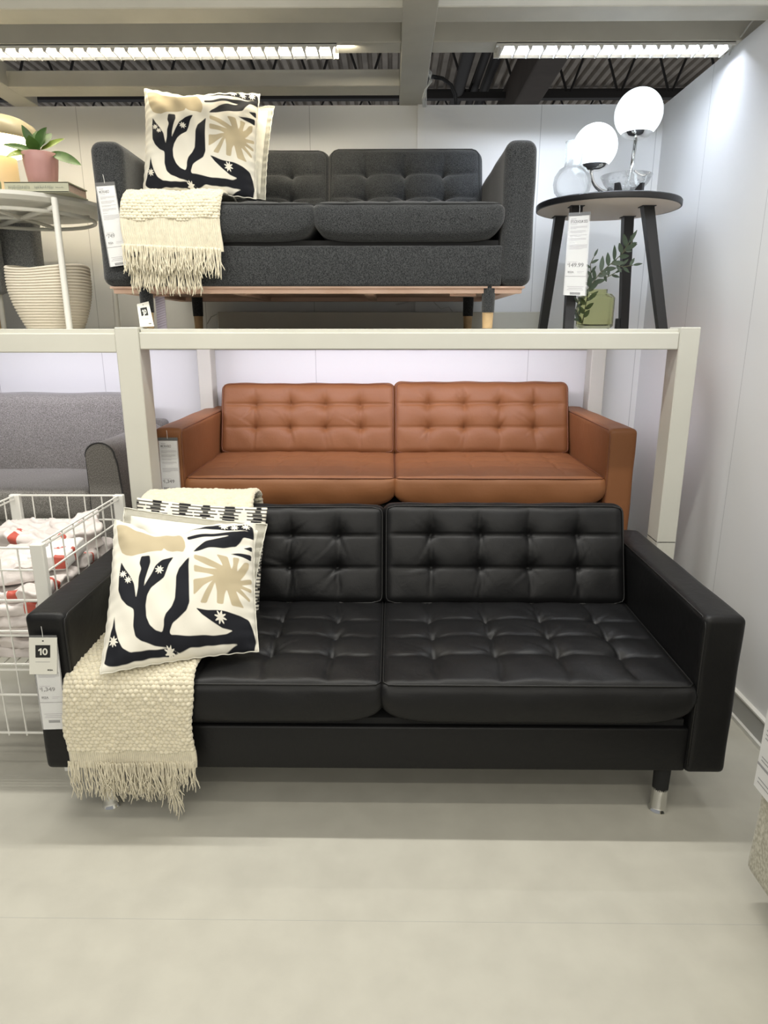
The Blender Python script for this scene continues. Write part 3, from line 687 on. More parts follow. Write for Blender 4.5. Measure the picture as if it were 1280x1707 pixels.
BLKP = [[(200, 545), (225, 600), (265, 665), (290, 720), (302, 820), (318, 750), (325, 680), (345, 620), (333, 580), (345, 520), (405, 520), (408, 570), (385, 640), (368, 700), (360, 750), (385, 705), (415, 650), (440, 600), (490, 560), (565, 530), (535, 590), (520, 640), (500, 690), (450, 725), (410, 760), (380, 810), (365, 870), (365, 940), (385, 990), (420, 1020), (465, 1032), (480, 1000), (485, 960), (500, 925), (540, 880), (565, 830), (575, 750), (580, 680), (600, 620), (640, 570), (672, 535), (665, 600), (662, 700), (662, 850), (640, 900), (590, 940), (540, 980), (515, 1030), (520, 1045), (650, 1045), (800, 1030), (900, 1015), (945, 995), (870, 985), (800, 950), (740, 915), (700, 878), (780, 885), (900, 885), (1000, 895), (1055, 910), (1080, 960), (1100, 1030), (1085, 1090), (1030, 1115), (950, 1130), (820, 1135), (890, 1105), (975, 1065), (880, 1070), (780, 1085), (640, 1105), (580, 1130), (560, 1137), (500, 1110), (400, 1105), (320, 1085), (285, 1060), (275, 1000), (285, 930), (285, 895), (240, 870), (200, 820), (180, 760), (185, 680), (190, 620)],
 [(145, 920), (150, 1000), (165, 1070), (190, 1120), (240, 1145), (320, 1135), (400, 1125), (500, 1110), (560, 1137), (480, 1155), (400, 1162), (250, 1190), (150, 1215), (80, 1215), (55, 1200), (70, 1150), (100, 1070), (130, 990)],
 [(620, 272), (700, 268), (760, 255), (860, 250), (960, 228), (1040, 213), (1090, 225), (1097, 270), (1095, 325), (1030, 330), (1010, 370), (980, 420), (900, 450), (800, 462), (740, 480), (695, 490), (720, 455), (780, 405), (850, 375), (920, 360), (940, 348), (850, 352), (740, 370), (660, 383), (652, 352), (760, 338), (880, 320), (960, 300), (1070, 275), (960, 285), (860, 290), (760, 285), (700, 276)],
 [(1085, 380), (1085, 425), (1025, 412)], [(940, 483), (1000, 465), (1080, 447), (1078, 497), (1000, 490)]]
FLW = [(215, 645, 30), (250, 690, 28), (468, 632, 34), (130, 1078, 36), (865, 925, 43), (895, 250, 34), (968, 250, 32), (1045, 240, 32), (500, 1132, 38)]
SCL = .45/1000
def print_fields(s, t, dent=0, H=.46):
    u = 2*s-1; v = 2*t-1; pull = 1-.035*(1-v**2)*np.abs(u)**2-.035*(1-u**2)*np.abs(v)**2
    dn = np.exp(-((u+.25)/.45)**2)*np.clip(.1-v, 0, 1.1)**2
    s = (u*pull+1)/2; t = (v*pull+1)/2+.55*dent*dn/H
    # s,t in 0..1 -> traced sheet coordinates
    a, b, c, d_ = [np.array(q, float) for q in CT]
    X = a[0]*(1-s)*(1-t)+b[0]*s*(1-t)+c[0]*(1-s)*t+d_[0]*s*t; Y = a[1]*(1-s)*(1-t)+b[1]*s*(1-t)+c[1]*(1-s)*t+d_[1]*s*t
    mx = lambda L_: np.max([sd_poly(X, Y, smoothpoly(p, 1)) for p in L_], axis=0)
    fl = np.full(X.shape, -1e3)
    for (cx, cy, r) in FLW:
        dx, dy = X-cx, Y-cy; rr = np.hypot(dx, dy); th = np.arctan2(dy, dx)
        fl = np.maximum(fl, r*(.68+.32*np.cos(th*8+cx))-rr)
    return mx(TANP)*SCL, mx(BLKP)*SCL, fl*SCL*1.3
def dash_fields(s, t):
    rects = []; rs = random.Random(4); J = [[rs.uniform(-.035, .035) for _ in range(8)] for _ in range(14)]; ph = 0.012; row = 0; y = -.01
    while y < 1.02:
        blk = int(y/.115)
        for c in range(6):
            x0 = c*.19+(0.095 if blk % 2 else 0)-.05+J[blk % 14][c]; x1 = x0+.085
            long_ = (row % 2 == 0); e = rs.uniform(.02, .05) if long_ else rs.uniform(-.034, -.004)
            rects.append((x0-e-rs.uniform(0, .012), y, x1+e+rs.uniform(0, .012), y+(.010 if long_ else .0135)))
        y += .0125; row += 1
    d = np.full(s.shape, -1.0)
    for (a, b, c, e) in rects:
        d = np.maximum(d, np.minimum(np.minimum(s-a, c-s), np.minimum(t-b, e-t)))
    return np.full(s.shape, -1.), d*.45, np.full(s.shape, -1.)
def pillow(name, label, TL, TR, BL, BR, T, m, fields=None, n=110, seed=0, group=None, dent=0, flange=0, seamy=True):
    TL, TR, BL, BR = [np.array(q, float) for q in (TL, TR, BL, BR)]
    cen = (TL+TR+BL+BR)/4; t = thing(name, label, 'pillow', (cen[0], cen[1], min(BL[2], BR[2])), group)
    nrm = np.cross(TR-TL, TL-BL); nrm /= np.linalg.norm(nrm)
    S, Tt = np.meshgrid(np.linspace(0, 1, n+1), np.linspace(0, 1, n+1)); rs = np.random.RandomState(seed); ph = rs.uniform(0, 6.28, 12)
    u = 2*S-1; v = 2*Tt-1
    base = TL*((1-S)*(1-Tt))[..., None]+TR*(S*(1-Tt))[..., None]+BL*((1-S)*Tt)[..., None]+BR*(S*Tt)[..., None]
    cm = base-cen
    pull = 1-.035*(1-v**2)*np.abs(u)**2-.035*(1-u**2)*np.abs(v)**2
    base = cen+cm*pull[..., None]
    # optional karate-chop dent in the top edge
    if dent:
        dn = np.exp(-((u+.25)/.45)**2)*np.clip(.1-v, 0, 1.1)**2; up = (TL+TR-BL-BR); up /= np.linalg.norm(up)
        base -= up*(dn*dent)[..., None]
    uu = np.clip(1-(np.abs(u)/(1-flange))**2.4, 0, 1); vv = np.clip(1-(np.abs(v)/(1-flange))**2.4, 0, 1)
    th = T*.5*(uu*vv)**.55
    w_ = .0030*np.sin(9*u+5*v+ph[0])*np.cos(7*v+ph[1])+.002*np.sin(17*u-9*v+ph[2])
    rip = .0035*np.sin(38*v+6*u+ph[3])*np.exp(-((1-np.abs(u))/.12))+.0035*np.sin(34*u+ph[4])*np.exp(-((1-np.abs(v))/.12))
    diag = .006*np.sin(10*(u-v)+ph[5])*np.exp(-((u+.75)**2+(v+.75)**2)/.12)+.006*np.sin(12*(u+v)+ph[6])*np.exp(-((u-.8)**2+(v+.75)**2)/.1)
    e0 = np.clip(uu*vv*6, 0, 1)
    f = base+nrm*(th+(w_+diag)*e0+rip*.8)[..., None]; bk = base-nrm*(th*.9+w_*e0-rip*.8)[..., None]
    V = f.reshape(-1, 3).tolist(); N1 = n+1; idb = np.full((N1, N1), -1); 
    for i in range(N1):
        for j in range(N1):
            if i in (0, n) or j in (0, n): idb[i, j] = i*N1+j
            else: idb[i, j] = len(V); V.append(bk[i, j].tolist())
    fs = []
    for i in range(n):
        for j in range(n):
            a = i*N1+j; fs.append((a, a+N1, a+N1+1, a+1)); fs.append((int(idb[i, j]), int(idb[i, j+1]), int(idb[i+1, j+1]), int(idb[i+1, j])))
    o0 = wloc(t); V2 = [(q[0]-o0.x, q[1]-o0.y, q[2]-o0.z) for q in V]
    me = bpy.data.meshes.new('cover'); me.from_pydata(V2, [], fs)
    if fields:
        A = fields(S.ravel(), Tt.ravel(), dent) if fields is print_fields else fields(S.ravel(), Tt.ravel())
        for nm, arr in zip(('tan', 'blk', 'flw'), A):
            at_ = me.attributes.new(nm, 'FLOAT', 'POINT'); buf = np.full(len(V), -1.0); buf[:N1*N1] = arr
            if nm == 'blk' and fields is dash_fields:
                bb = np.full(len(V), -1.0); bb[:N1*N1] = arr
                for i in range(1, n):
                    for j in range(1, n): bb[idb[i, j]] = arr[i*N1+j]
                buf = bb
            at_.data.foreach_set('value', buf)
    cov = link('cover', me, m, t, True)
    if seamy:
        pts = [f[0, j] for j in range(0, N1, 2)]+[f[i, n] for i in range(2, N1, 2)]+[f[n, j] for j in range(n-2, -1, -2)]+[f[i, 0] for i in range(n-2, 1, -2)]
        MB().tube([tuple(p) for p in pts], .0022, 5, closed=True).build('seam', M['cotton'], t, True)
    return t
G = 'cushions with the same cut-out tree print'
# black sofa: patterned, white, printed (back to front)
pillow('throw_pillow', 'black and white dash-patterned pillow, rearmost of the three on the black sofa', at(228, 829, Y=2.36), at(446, 846, Y=2.38), at(215, 1060, Y=2.20), at(430, 1082, Y=2.18), .12, M['dash'], dash_fields, n=170, seed=4, seamy=False)
pillow('throw_pillow', 'plain off-white flanged pillow between the dash-patterned and the printed one', at(207, 846, Y=2.23), at(445, 874, Y=2.24), at(176, 1085, Y=1.98), at(412, 1080, Y=2.02), .13, M['cotton'], n=100, seed=8, flange=.10, dent=.0)
pillow('throw_pillow', 'cream pillow with black tree print leaning on the black sofa, foremost', at(191, 866, Y=2.12), at(425, 873, Y=2.13), at(167, 1124, Y=1.70), at(431, 1086, Y=1.86), .15, M['print_pillow'], print_fields, n=150, seed=2, group=G, dent=.05)
# charcoal sofa: white behind, printed in front
pillow('throw_pillow', 'plain white flanged pillow behind printed one on the charcoal loveseat', at(268, 190, Y=3.13), at(457, 176, Y=3.12), at(262, 331, Y=2.95), at(442, 332, Y=2.93), .12, M['cotton'], n=90, seed=11, flange=.09)
pillow('throw_pillow', 'cream pillow with black tree print standing on the charcoal loveseat', at(241, 148, Y=2.99), at(433, 156, Y=3.02), at(239, 320, Y=2.82), at(427, 331, Y=2.84), .14, M['print_pillow'], print_fields, n=130, seed=5, group=G, dent=.02)

# ================================================================ KNITTED THROWS
def throw(label, x0, x1, path, knit_end, ribs_end, seed, pu=.0145, pv=.0112, amp=.0105, step=.0016, wav=.004, skewx=None):
    """path: (y,z) points from the far end to the hem; arclengths knit_end / ribs_end split knit and plain hem"""
    pts = [Vector((0, y, z)) for y, z in path]; L = [0]
    for i in range(1, len(pts)): L.append(L[-1]+(pts[i]-pts[i-1]).length)
    tot = L[-1]; nv = int(tot/step); nu = int((x1-x0)/step)
    ys = np.interp(np.linspace(0, tot, nv+1), L, [p.y for p in pts]); zs = np.interp(np.linspace(0, tot, nv+1), L, [p.z for p in pts])
    ker = np.ones(13)/13; ysm = np.convolve(np.pad(ys, 6, 'edge'), ker, 'valid'); zsm = np.convolve(np.pad(zs, 6, 'edge'), ker, 'valid')
    dy = np.gradient(ysm); dz = np.gradient(zsm); ln = np.hypot(dy, dz)+1e-9; ny = dz/ln; nz = -dy/ln   # outward normal (towards camera / up)
    sgn = np.where((ny*-1+nz*1) < 0, -1, 1); ny = ny*sgn; nz = nz*sgn
    l = np.linspace(0, tot, nv+1)[:, None]; x = np.linspace(0, x1-x0, nu+1)[None, :]
    rs = np.random.RandomState(seed); jit = rs.uniform(.55, 1.25, (400, 400))
    row = np.floor(l/pv).astype(int)+np.zeros_like(x, int); a = x/pu+.5*(row % 2)+.0*l; col = np.floor(a).astype(int)
    fa = a-col-.5; fb = l/pv-np.floor(l/pv)-.5
    st = np.clip(np.cos(PI*fa), 0, 1)**.6*np.clip(np.cos(PI*fb), 0, 1)**.6*jit[row % 400, col % 400]
    rib = .25*np.abs(np.sin(PI*x/.006))
    ke = knit_end+.006*np.sin(x*40+seed)
    k = np.clip((ke-l)/.004, 0, 1)
    h = amp*(st*k+rib*(1-k))
    big = wav*(np.sin(x*22+l*7+seed)*.6+np.sin(x*41-l*13)*.4)*np.clip(l/.15, .15, 1)
    e = np.clip(np.minimum(x, (x1-x0)-x)/.006, 0, 1); h = h*(.3+.7*e)-.004*(1-e)
    X = x0+x+.004*np.sin(l*30+seed)*(np.ones_like(x))
    if skewx is not None: X = X+skewx(l/tot, x/(x1-x0))
    Yp = ysm[:, None]+ny[:, None]*(h+big); Zp = zsm[:, None]+nz[:, None]*(h+big)
    V = np.stack([X+0*Yp, Yp, Zp], -1)
    t = thing('knitted_throw', label, 'throw', ((x0+x1)/2, float(ysm[len(ysm)//2]), float(zsm.min())), 'cream knitted throws')
    o0 = np.array(wloc(t)); N1 = nu+1; fs = []
    idx = np.arange((nv+1)*N1).reshape(nv+1, N1)
    q = np.stack([idx[:-1, :-1], idx[1:, :-1], idx[1:, 1:], idx[:-1, 1:]], -1).reshape(-1, 4)
    me = bpy.data.meshes.new('knit'); me.from_pydata((V.reshape(-1, 3)-o0).tolist(), [], q.tolist())
    ob = link('knit', me, M['knit'], t, True)
    md = ob.modifiers.new('thick', 'SOLIDIFY'); md.thickness = .008; md.offset = 0
    return t, V
def fringe(parent, A, B, n, ln, drift, seed, r=.0015, outward=(0, -1, 0), name='fringe', wob=.008):
    n = int(n*1.5); rs = random.Random(seed); b = MB(); A = Vector(A); B = Vector(B); out = Vector(outward)
    for i in range(n):
        q = (i+rs.uniform(-.3, .3))/(n-1); p = A.lerp(B, q)+out*rs.uniform(-.002, .006); L_ = ln*rs.uniform(.72, 1.08); k = 12
        dx = rs.gauss(0, drift); ph = rs.uniform(0, 6.28); fr = rs.uniform(4, 9); am = rs.uniform(.3, 1)*wob
        pts = []
        for j in range(k+1):
            f = j/k; pts.append(p+Vector((dx*f**1.5+am*math.sin(ph+fr*f)*f, 0, -L_*f))+out*(.004*math.sin(ph*2+fr*f)*f+rs.uniform(0, .003)))
        b.tube(pts, [r*(1.15-.35*j/k) for j in range(k+1)], 5)
    return b.build(name, M['knit'], parent, True, kind='stuff')
# on the black sofa
p1 = [(2.06, .490), (1.95, .488), (1.85, .486), (1.78, .481), (1.745, .472), (1.722, .455), (1.712, .42), (1.708, .36), (1.708, .25), (1.710, .19)]
tB, V = throw('cream knitted throw spilling over the front of the black leather sofa', -.935, -.563, p1, .585-.03, .66, 3, skewx=lambda l, u: .012*l*(u-.5)*0-.012*l+(.018*np.clip(1-l*3, 0, 1)))
fringe(tB, (-.945, 1.706, .215), (-.82, 1.704, .215), 34, .125, .006, 1)
fringe(tB, (-.86, 1.700, .21), (-.69, 1.700, .215), 44, .115, .014, 2)
fringe(tB, (-.70, 1.704, .215), (-.572, 1.704, .215), 36, .095, .007, 3)
fringe(tB, (-.86, 1.716, .19), (-.66, 1.716, .185), 66, .115, .016, 4)
fringe(tB, (-.662, 1.712, .19), (-.632, 1.710, .17), 14, .155, .010, 5)
# on the charcoal sofa
z = ZS
p2 = [(3.0, z+.505), (2.9, z+.503), (2.80, z+.500), (2.735, z+.493), (2.70, z+.478), (2.678, z+.45), (2.670, z+.40), (2.668, z+.33), (2.669, z+.275)]
tC, V = throw('cream knitted throw draped over the charcoal loveseat seat and front', -1.0, -.635, p2, .40, .6, 5, amp=.008, pu=.0125, pv=.0102)
fringe(tC, (-1.005, 2.664, z+.305), (-.64, 2.664, z+.29), 92, .105, .008, 7, r=.0022)
fringe(tC, (-.985, 2.676, z+.26), (-.72, 2.676, z+.25), 70, .125, .006, 8, r=.0022)
# folded over the top of the black sofa's back
p3 = [(2.61, .62), (2.61, .72), (2.60, .79), (2.56, .818), (2.50, .824), (2.44, .818), (2.405, .795), (2.385, .75), (2.37, .69)]
tA, V = throw('folded cream knitted throw on top of the black sofa back', -.935, -.525, p3, 9, 9, 9, amp=.008)
tA.children[0].modifiers['thick'].thickness = .024
m3 = MB(); 

# ================================================================ WIRE BIN WITH BAGS
t = thing('wire_bin', 'white wire basket bin full of bags at the left edge', 'bin', (-1.3, 2.27, 0))
xa, xb_, ya, yb, zt = -1.50, -1.085, 1.95, 2.585, .80
for (x, y) in ((xb_, ya), (xb_, yb), (xa, ya), (xa, yb)):
    MB().box((x-.02, y-.012, .40 if True else 0), (x+.02, y+.012, zt+.004), .003, 1).build('post', M['white_metal'], t)
    MB().box((x-.013, y-.006, 0), (x+.013, y+.012, .40), .002, 1).build('leg', M['white_metal'], t)
def wires(A, B, zs, nvw, zlo, zhi, r=.0028):
    A = Vector(A); B = Vector(B); b = MB()
    for zz in zs: b.tube([(A.x, A.y, zz), (B.x, B.y, zz)], .004, 6)
    for i in range(1, nvw):
        p = A.lerp(B, i/nvw); b.tube([(p.x, p.y, zlo), (p.x, p.y, zhi)], r, 6)
    return b
wires((xb_, ya, 0), (xb_, yb, 0), (zt, zt-.014, .70, .40), 8, .14, zt).build('side_panel', M['white_metal'], t)
wires((xa, ya, 0), (xa, yb, 0), (zt, zt-.014, .70, .40), 8, .40, zt).build('side_panel', M['white_metal'], t)
wires((xa, yb, 0), (xb_, yb, 0), (zt, .70, .40), 6, .40, zt).build('back_panel', M['white_metal'], t)
wires((xa, ya-.008, 0), (xb_, ya-.008, 0), (zt-.008, .72, .62, .515, .50, .40, .38, .29, .15), 7, .14, zt-.01, .003).build('front_panel', M['white_metal'], t)
b = MB()
for i in range(13): q = xa+(xb_-xa)*i/12; b.tube([(q, ya, .392), (q, yb, .392)], .0025, 6)
b.build('wire_floor', M['white_metal'], t)
MB().box((xa+.02, ya-.02, .755), (-1.20, ya-.012, .795), .002, 1).build('label_holder', M['white_metal'], t)
rs = random.Random(12)
def bag(c, sx, sy, sz, rz, tilt, lab, seed, stack=False):
    rg = np.random.RandomState(seed); ph = rg.uniform(0, 6.28, 8)
    def fn(P, N):
        x, y, zz = P[:, 0], P[:, 1], P[:, 2]
        n_ = .008*np.sin(x*21+ph[0])*np.sin(y*26+ph[1])-.011*np.abs(np.sin(x*34+y*26+ph[2]+.8*np.sin(y*30)))-.008*np.abs(np.sin(x*18-y*60+ph[3]+.7*np.sin(x*41)))-.004*np.abs(np.sin(x*90+y*40+ph[4]))+.012
        n2 = .008*np.sin(x*33+ph[4]+zz*50)+.006*np.sin(y*39+ph[5]+zz*70)
        if stack: n_ *= .25; n2 = .002*np.sin(zz*900)+.002*np.sin(x*30)
        return P+np.stack([N[:, 0]*n2, N[:, 1]*n2, n_*(N[:, 2] > -.2)], 1)
    P, fs = softbox(sx, sy, sz, min(.012, sz*.4), .0075, fn)
    R = Matrix.Rotation(rz, 3, 'Z')@Matrix.Rotation(tilt[0], 3, 'X')@Matrix.Rotation(tilt[1], 3, 'Y')
    P = P@np.array(R).T
    o = thing('folded_bag', lab, 'bag', c, 'folded white carrier bags in the wire bin')
    me = bpy.data.meshes.new('bag_body'); me.from_pydata(P.tolist(), [], fs)
    body = link('bag_body', me, M['paperstack'] if stack else M['bag'], o, True)
    # red printed strip that follows the crumpled surface: raised copies of nearby faces
    me.update(); cen = np.array([p.center for p in me.polygons]); L_ = cen@np.array(R)
    cx, cy = rg.uniform(-.25, .25)*sx, rg.uniform(-.35, .1)*sy; rad = rg.uniform(.005, .012)
    ang = np.arctan2(L_[:, 1]-cy, (L_[:, 0]-cx)*.5); dd = np.hypot((L_[:, 0]-cx)*.45, L_[:, 1]-cy)
    sel = np.where((dd < rad*(.7+.3*np.sin(ang*5+seed))) & (L_[:, 2] > sz*.3))[0]
    sel2 = np.where((L_[:, 1] < -sy*.42) & (np.abs(L_[:, 0]-cx-.03) < .012+.012*np.sin(seed*2.3)) & (L_[:, 2] > sz*.15))[0]
    sel3 = np.where((L_[:, 0] > sx*.42) & (np.abs(L_[:, 1]-cy) < .008+.012*np.sin(seed*1.7)) & (L_[:, 2] > sz*.15))[0]
    me.materials.append(M['bagred'])
    for i in list(sel)+list(sel2)+list(sel3): me.polygons[int(i)].material_index = 1
    return o
levels = [.43, .47, .51, .55, .59, .63]; k = 0
posn = ['lowest', 'second lowest', 'third from the bottom', 'fourth from the bottom', 'fifth from the bottom', 'near the top']
for li, zz in enumerate(levels):
    bag((-1.385, 2.10, zz-.035), .19, .25, .042, rs.uniform(-.12, .12), (rs.uniform(-.05, .05), rs.uniform(-.05, .05)), 'crumpled white bag in the front left stack of the wire bin, %s' % posn[li], 20+li)
    bag((-1.195, 2.10, zz-.035), .175, .25, .042, rs.uniform(-.10, .10), (rs.uniform(-.05, .05), rs.uniform(-.05, .05)), 'crumpled white bag by the right front post inside the wire bin, %s' % posn[li], 40+li)
    if li > 2: bag((-1.29, 2.43, zz-.035), .36, .25, .042, rs.uniform(-.08, .08), (0, 0), 'crumpled white bag at the back of the wire bin, %s' % posn[li], 60+li)
bag((-1.33, 2.12, .645), .30, .26, .05, .3, (.06, -.05), 'large crumpled white bag on top at the front of the bin', 81)
bag((-1.34, 2.42, .645), .30, .24, .07, -.2, (-.05, .06), 'pink-tinted crumpled bag on top at the back left of the bin', 83)
bag((-1.18, 2.24, .645), .13, .20, .055, .1, (.02, .0), 'neat folded bag stack pressed against the right side wires', 85, True)
bag((-1.19, 2.46, .645), .16, .18, .085, .5, (.2, -.25), 'bag standing up in the back right corner of the bin', 87)

# ================================================================ ROUND BLACK TABLE AND WHAT IS ON IT
TX, TY, TZ = .941, 3.2, 1.94; TR_ = .305
t = thing('round_table', 'round black side table with splayed legs on the rack', 'table', (TX, TY, ZS))
MB().lathe([(0, .0), (TR_-.02, 0), (TR_-.004, .004)], (TX, TY, TZ), 96).build('table_underside', M['cream_under'], t, 'auto', label='pale underside of the table top')
MB().lathe([(TR_-.006, .002), (TR_-.001, .004), (TR_, .008), (TR_, .024), (TR_-.003, .028), (0, .028)], (TX, TY, TZ), 96).build('table_top', M['black_wood'], t, 'auto')
for (a, b_) in (((.777, 3.085), (.757, 3.00)), ((.770, 3.35), (.729, 3.38)), ((1.086, 3.36), (1.125, 3.40)), ((1.075, 3.085), (1.165, 3.02))):
    A = Vector((a[0], a[1], TZ)); B = Vector((b_[0], b_[1], ZS)); q = MB(); h = .0225; h2 = .019
    vs = [(A.x+i*h, A.y+j*h, A.z) for i, j in ((-1, -1), (1, -1), (1, 1), (-1, 1))]+[(B.x+i*h2, B.y+j*h2, B.z) for i, j in ((-1, -1), (1, -1), (1, 1), (-1, 1))]
    lg = q.add(vs, [(3, 2, 1, 0), (4, 5, 6, 7), (0, 1, 5, 4), (1, 2, 6, 5), (2, 3, 7, 6), (3, 0, 4, 7)]).build('leg', M['black_wood'], t)
    MB().box((A.x-.029, A.y-.029, TZ-.003), (A.x+.029, A.y+.029, TZ)).build('mounting_plate', M['darksteel'], lg)
# two-globe lamp
ztop = TZ+.028
g1 = Vector((.883, 3.25, 2.205)); g2 = Vector((1.075, 3.3, 2.348))
t = thing('globe_lamp', 'chrome table lamp with two lit white glass globes', 'lamp', (.98, 3.27, ztop))
foot = Vector((.985, 3.275, ztop))
MB().lathe([(0, .012), (.055, .012), (.06, .008), (.06, 0)], foot, 40).build('base', M['chrome'], t, 'auto')
def cyl(a, b, r, n=16): return MB().tube([a, b], r, n)
pth = [foot+Vector((0, 0, .012)), foot+Vector((-.012, 0, .045)), Vector((.966, 3.27, ztop+.056))]
for i in range(13):
    a = PI/2*i/12; pth.append(Vector((.96-.085*math.sin(a), 3.265-.012*math.sin(a), ztop+.058+.085*(1-math.cos(a)))))
pth.append(Vector((.875, 3.252, g1.z-.09)))
MB().tube(pth, .0085, 14).build('curved_stem', M['chrome'], t, True)
MB().tube([foot+Vector((.04, 0, .01)), foot+Vector((.055, .01, .05)), Vector((1.062, 3.295, g2.z-.26)), Vector((1.073, 3.30, g2.z-.085))], .0085, 14).build('tall_stem', M['chrome'], t, True)
for g, R_ in ((g1, .094), (g2, .101)):
    gl = MB().lathe([(R_*math.sin(PI*i/32), -R_*math.cos(PI*i/32)) for i in range(7, 33)], g, 48).build('globe', M['opal'], t, True)
    MB().lathe([(.012, -R_*1.0), (R_*.3, -R_*.99), (R_*.52, -R_*.90), (R_*.655, -R_*.77), (R_*.62, -R_*.77)], g, 40, cap0=True).build('globe_holder', M['chrome'], gl, 'auto')
# bottle vase
vx, vy = .757, 3.10
t = thing('glass_bottle', 'clear round-bellied glass bottle on the black table', 'bottle', (vx, vy, ztop))
out = [(0, .0015), (.04, .0015), (.055, .008), (.073, .03), (.079, .062), (.074, .09), (.055, .118), (.038, .127), (.0355, .14), (.036, .17), (.0375, .205), (.0385, .222)]
inn = [(r-.0022, z+(.003 if i < 3 else 0)) for i, (r, z) in enumerate(out) if r > .005][::-1]+[(0, .005)]
MB().lathe(out+inn, (vx, vy, ztop), 48).build('bottle', M['glass'], t, True)
# bowl
bx_, by_ = .960, 3.03
t = thing('glass_bowl', 'clear bubbled glass bowl on black wedge feet on the black table', 'bowl', (bx_, by_, ztop))
out = [(0, .012), (.045, .013), (.07, .028), (.088, .048), (.103, .078)]
inn = [(.1005, .078), (.084, .050), (.066, .032), (.042, .018), (0, .017)]
MB().lathe(out+inn, (bx_, by_, ztop), 56).build('bowl', M['glass'], t, True)
for k_ in range(4):
    a = PI/4+PI/2*k_; c = Vector((math.cos(a), math.sin(a), 0)); n_ = Vector((-c.y, c.x, 0)); o_ = Vector((bx_, by_, ztop))
    vs = []
    for s in (-1, 1):
        for (rr, zz) in ((.025, .0), (.072, .0), (.072, .045), (.060, .045)): vs.append(o_+c*(rr+.004)+n_*s*.010+Vector((0, 0, zz*.95)))
    MB().add(vs, [(0, 1, 2, 3), (7, 6, 5, 4), (0, 4, 5, 1), (1, 5, 6, 2), (2, 6, 7, 3), (3, 7, 4, 0)]).build('wedge_foot', M['black_wood'], t)
b = MB(); rs = random.Random(3)
for i in range(40):
    a = rs.uniform(0, 6.28); q = rs.uniform(.2, 1); r_ = .040+.045*q; b.lathe([(.0045*math.sin(PI*j/6), .0045*-math.cos(PI*j/6)) for j in range(7)], (bx_+r_*math.cos(a)*.93, by_+r_*math.sin(a)*.93, ztop+.028+.032*q), 8)
b.build('glass_bubbles', M['glass'], t, True, kind='stuff')
# olive vase with sprig on the shelf
gx0, gx1 = .80, .945; gy = 3.02
t = thing('glass_vase', 'olive green rectangular glass vase under the black table', 'vase', ((gx0+gx1)/2, gy, ZS))
def rectvase(x0, x1, y0, y1, z0, h, r, tw):
    b = MB(); prof = []
    n = 40; loops = []
    for (ins, zz) in ((.012, 0), (0, .012), (0, h-.015), (.012, h), (.03, h+.004), (.03, h+.02), (.03+tw, h+.02), (.03+tw, h+.003), (tw, h-.015), (tw, .02), (.02, .014)):
        W_, D_ = x1-x0-2*ins, y1-y0-2*ins*.6; L_ = ringpath(W_, D_, min(r, W_*.3, D_*.3), 0, n)
        loops.append([((x0+x1)/2+p[0], (y0+y1)/2+p[1], z0+zz) for p in L_])
    vs = [p for L_ in loops for p in L_]; fs = [(i*n+j, i*n+(j+1) % n, (i+1)*n+(j+1) % n, (i+1)*n+j) for i in range(len(loops)-1) for j in range(n)]
    fs += [tuple(range(n))[::-1], tuple((len(loops)-1)*n+j for j in range(n))]
    return b.add(vs, fs)
rectvase(gx0, gx1, gy-.045, gy+.045, ZS, .143, .02, .004).build('vase_body', M['greenglass'], t, 'auto')
def leafmesh(b, p, d, up, L_, W_, fold=.15, droop=0, n=8):
    d = Vector(d).normalized(); up = Vector(up); s = d.cross(up).normalized(); up = s.cross(d).normalized(); vs = []
    for i in range(n+1):
        f = i/n; w_ = W_*.5*math.sin(PI*f**.85)**.8 if 0 < f < 1 else 0.0004
        c = Vector(p)+d*L_*f-Vector((0, 0, 1))*droop*L_*f*f
        vs += [c-s*w_+up*w_*fold, c, c+s*w_+up*w_*fold]
    fs = []
    for i in range(n):
        a = i*3; fs += [(a, a+1, a+4, a+3), (a+1, a+2, a+5, a+4)]
    b.add(vs, fs)
t = thing('olive_branch', 'dark green olive sprig standing in the green glass vase', 'plant', (.85, gy, ZS+.02))
def branch(pts, seed, lf=.058, per=.016, label=None):
    rs = random.Random(seed); pts = [Vector(p) for p in pts]; st = MB().tube(pts, .0018, 6).build('stem', M['stem'], t, True)
    b = MB()
    tl = 0; side = 1
    for i in range(len(pts)-1):
        seg = pts[i+1]-pts[i]; n_ = max(1, int(seg.length/per))
        for j in range(n_):
            p = pts[i]+seg*(j+rs.random()*.5)/n_
            side = -side; d_ = seg.normalized()*.75+Vector((side*seg.normalized().z, rs.uniform(-.5, .3), -side*seg.normalized().x+.1))*.8+Vector((rs.uniform(-.3, .3), 0, rs.uniform(-.3, .3)))
            leafmesh(b, p, d_, (rs.uniform(-.4, .4), -1, rs.uniform(-.4, .4)), lf*rs.uniform(.7, 1.2), lf*.34)
    leafmesh(b, pts[-1], pts[-1]-pts[-2], (0, -1, .1), lf, lf*.27)
    b.build('leaves', M['olive_leaf'], t, True)
P_ = lambda x, y, Y=3.0: at(x, y, Y=Y)
branch([P_(970, 540), P_(976, 510), P_(982, 480), P_(1000, 455), P_(1018, 440), P_(1035, 425), P_(1048, 405)], 1)
branch([P_(982, 480), P_(985, 455), P_(984, 440), P_(990, 428)], 2, .035)
branch([P_(1018, 440), P_(1038, 445), P_(1055, 442)], 3, .04)
branch([P_(968, 535), P_(960, 515), P_(965, 500), P_(982, 480)], 4, .036)
branch([P_(1035, 425), P_(1050, 410), P_(1056, 396)], 6, .032)
branch([P_(1000, 455), P_(1012, 462), P_(1025, 455)], 5, .035)
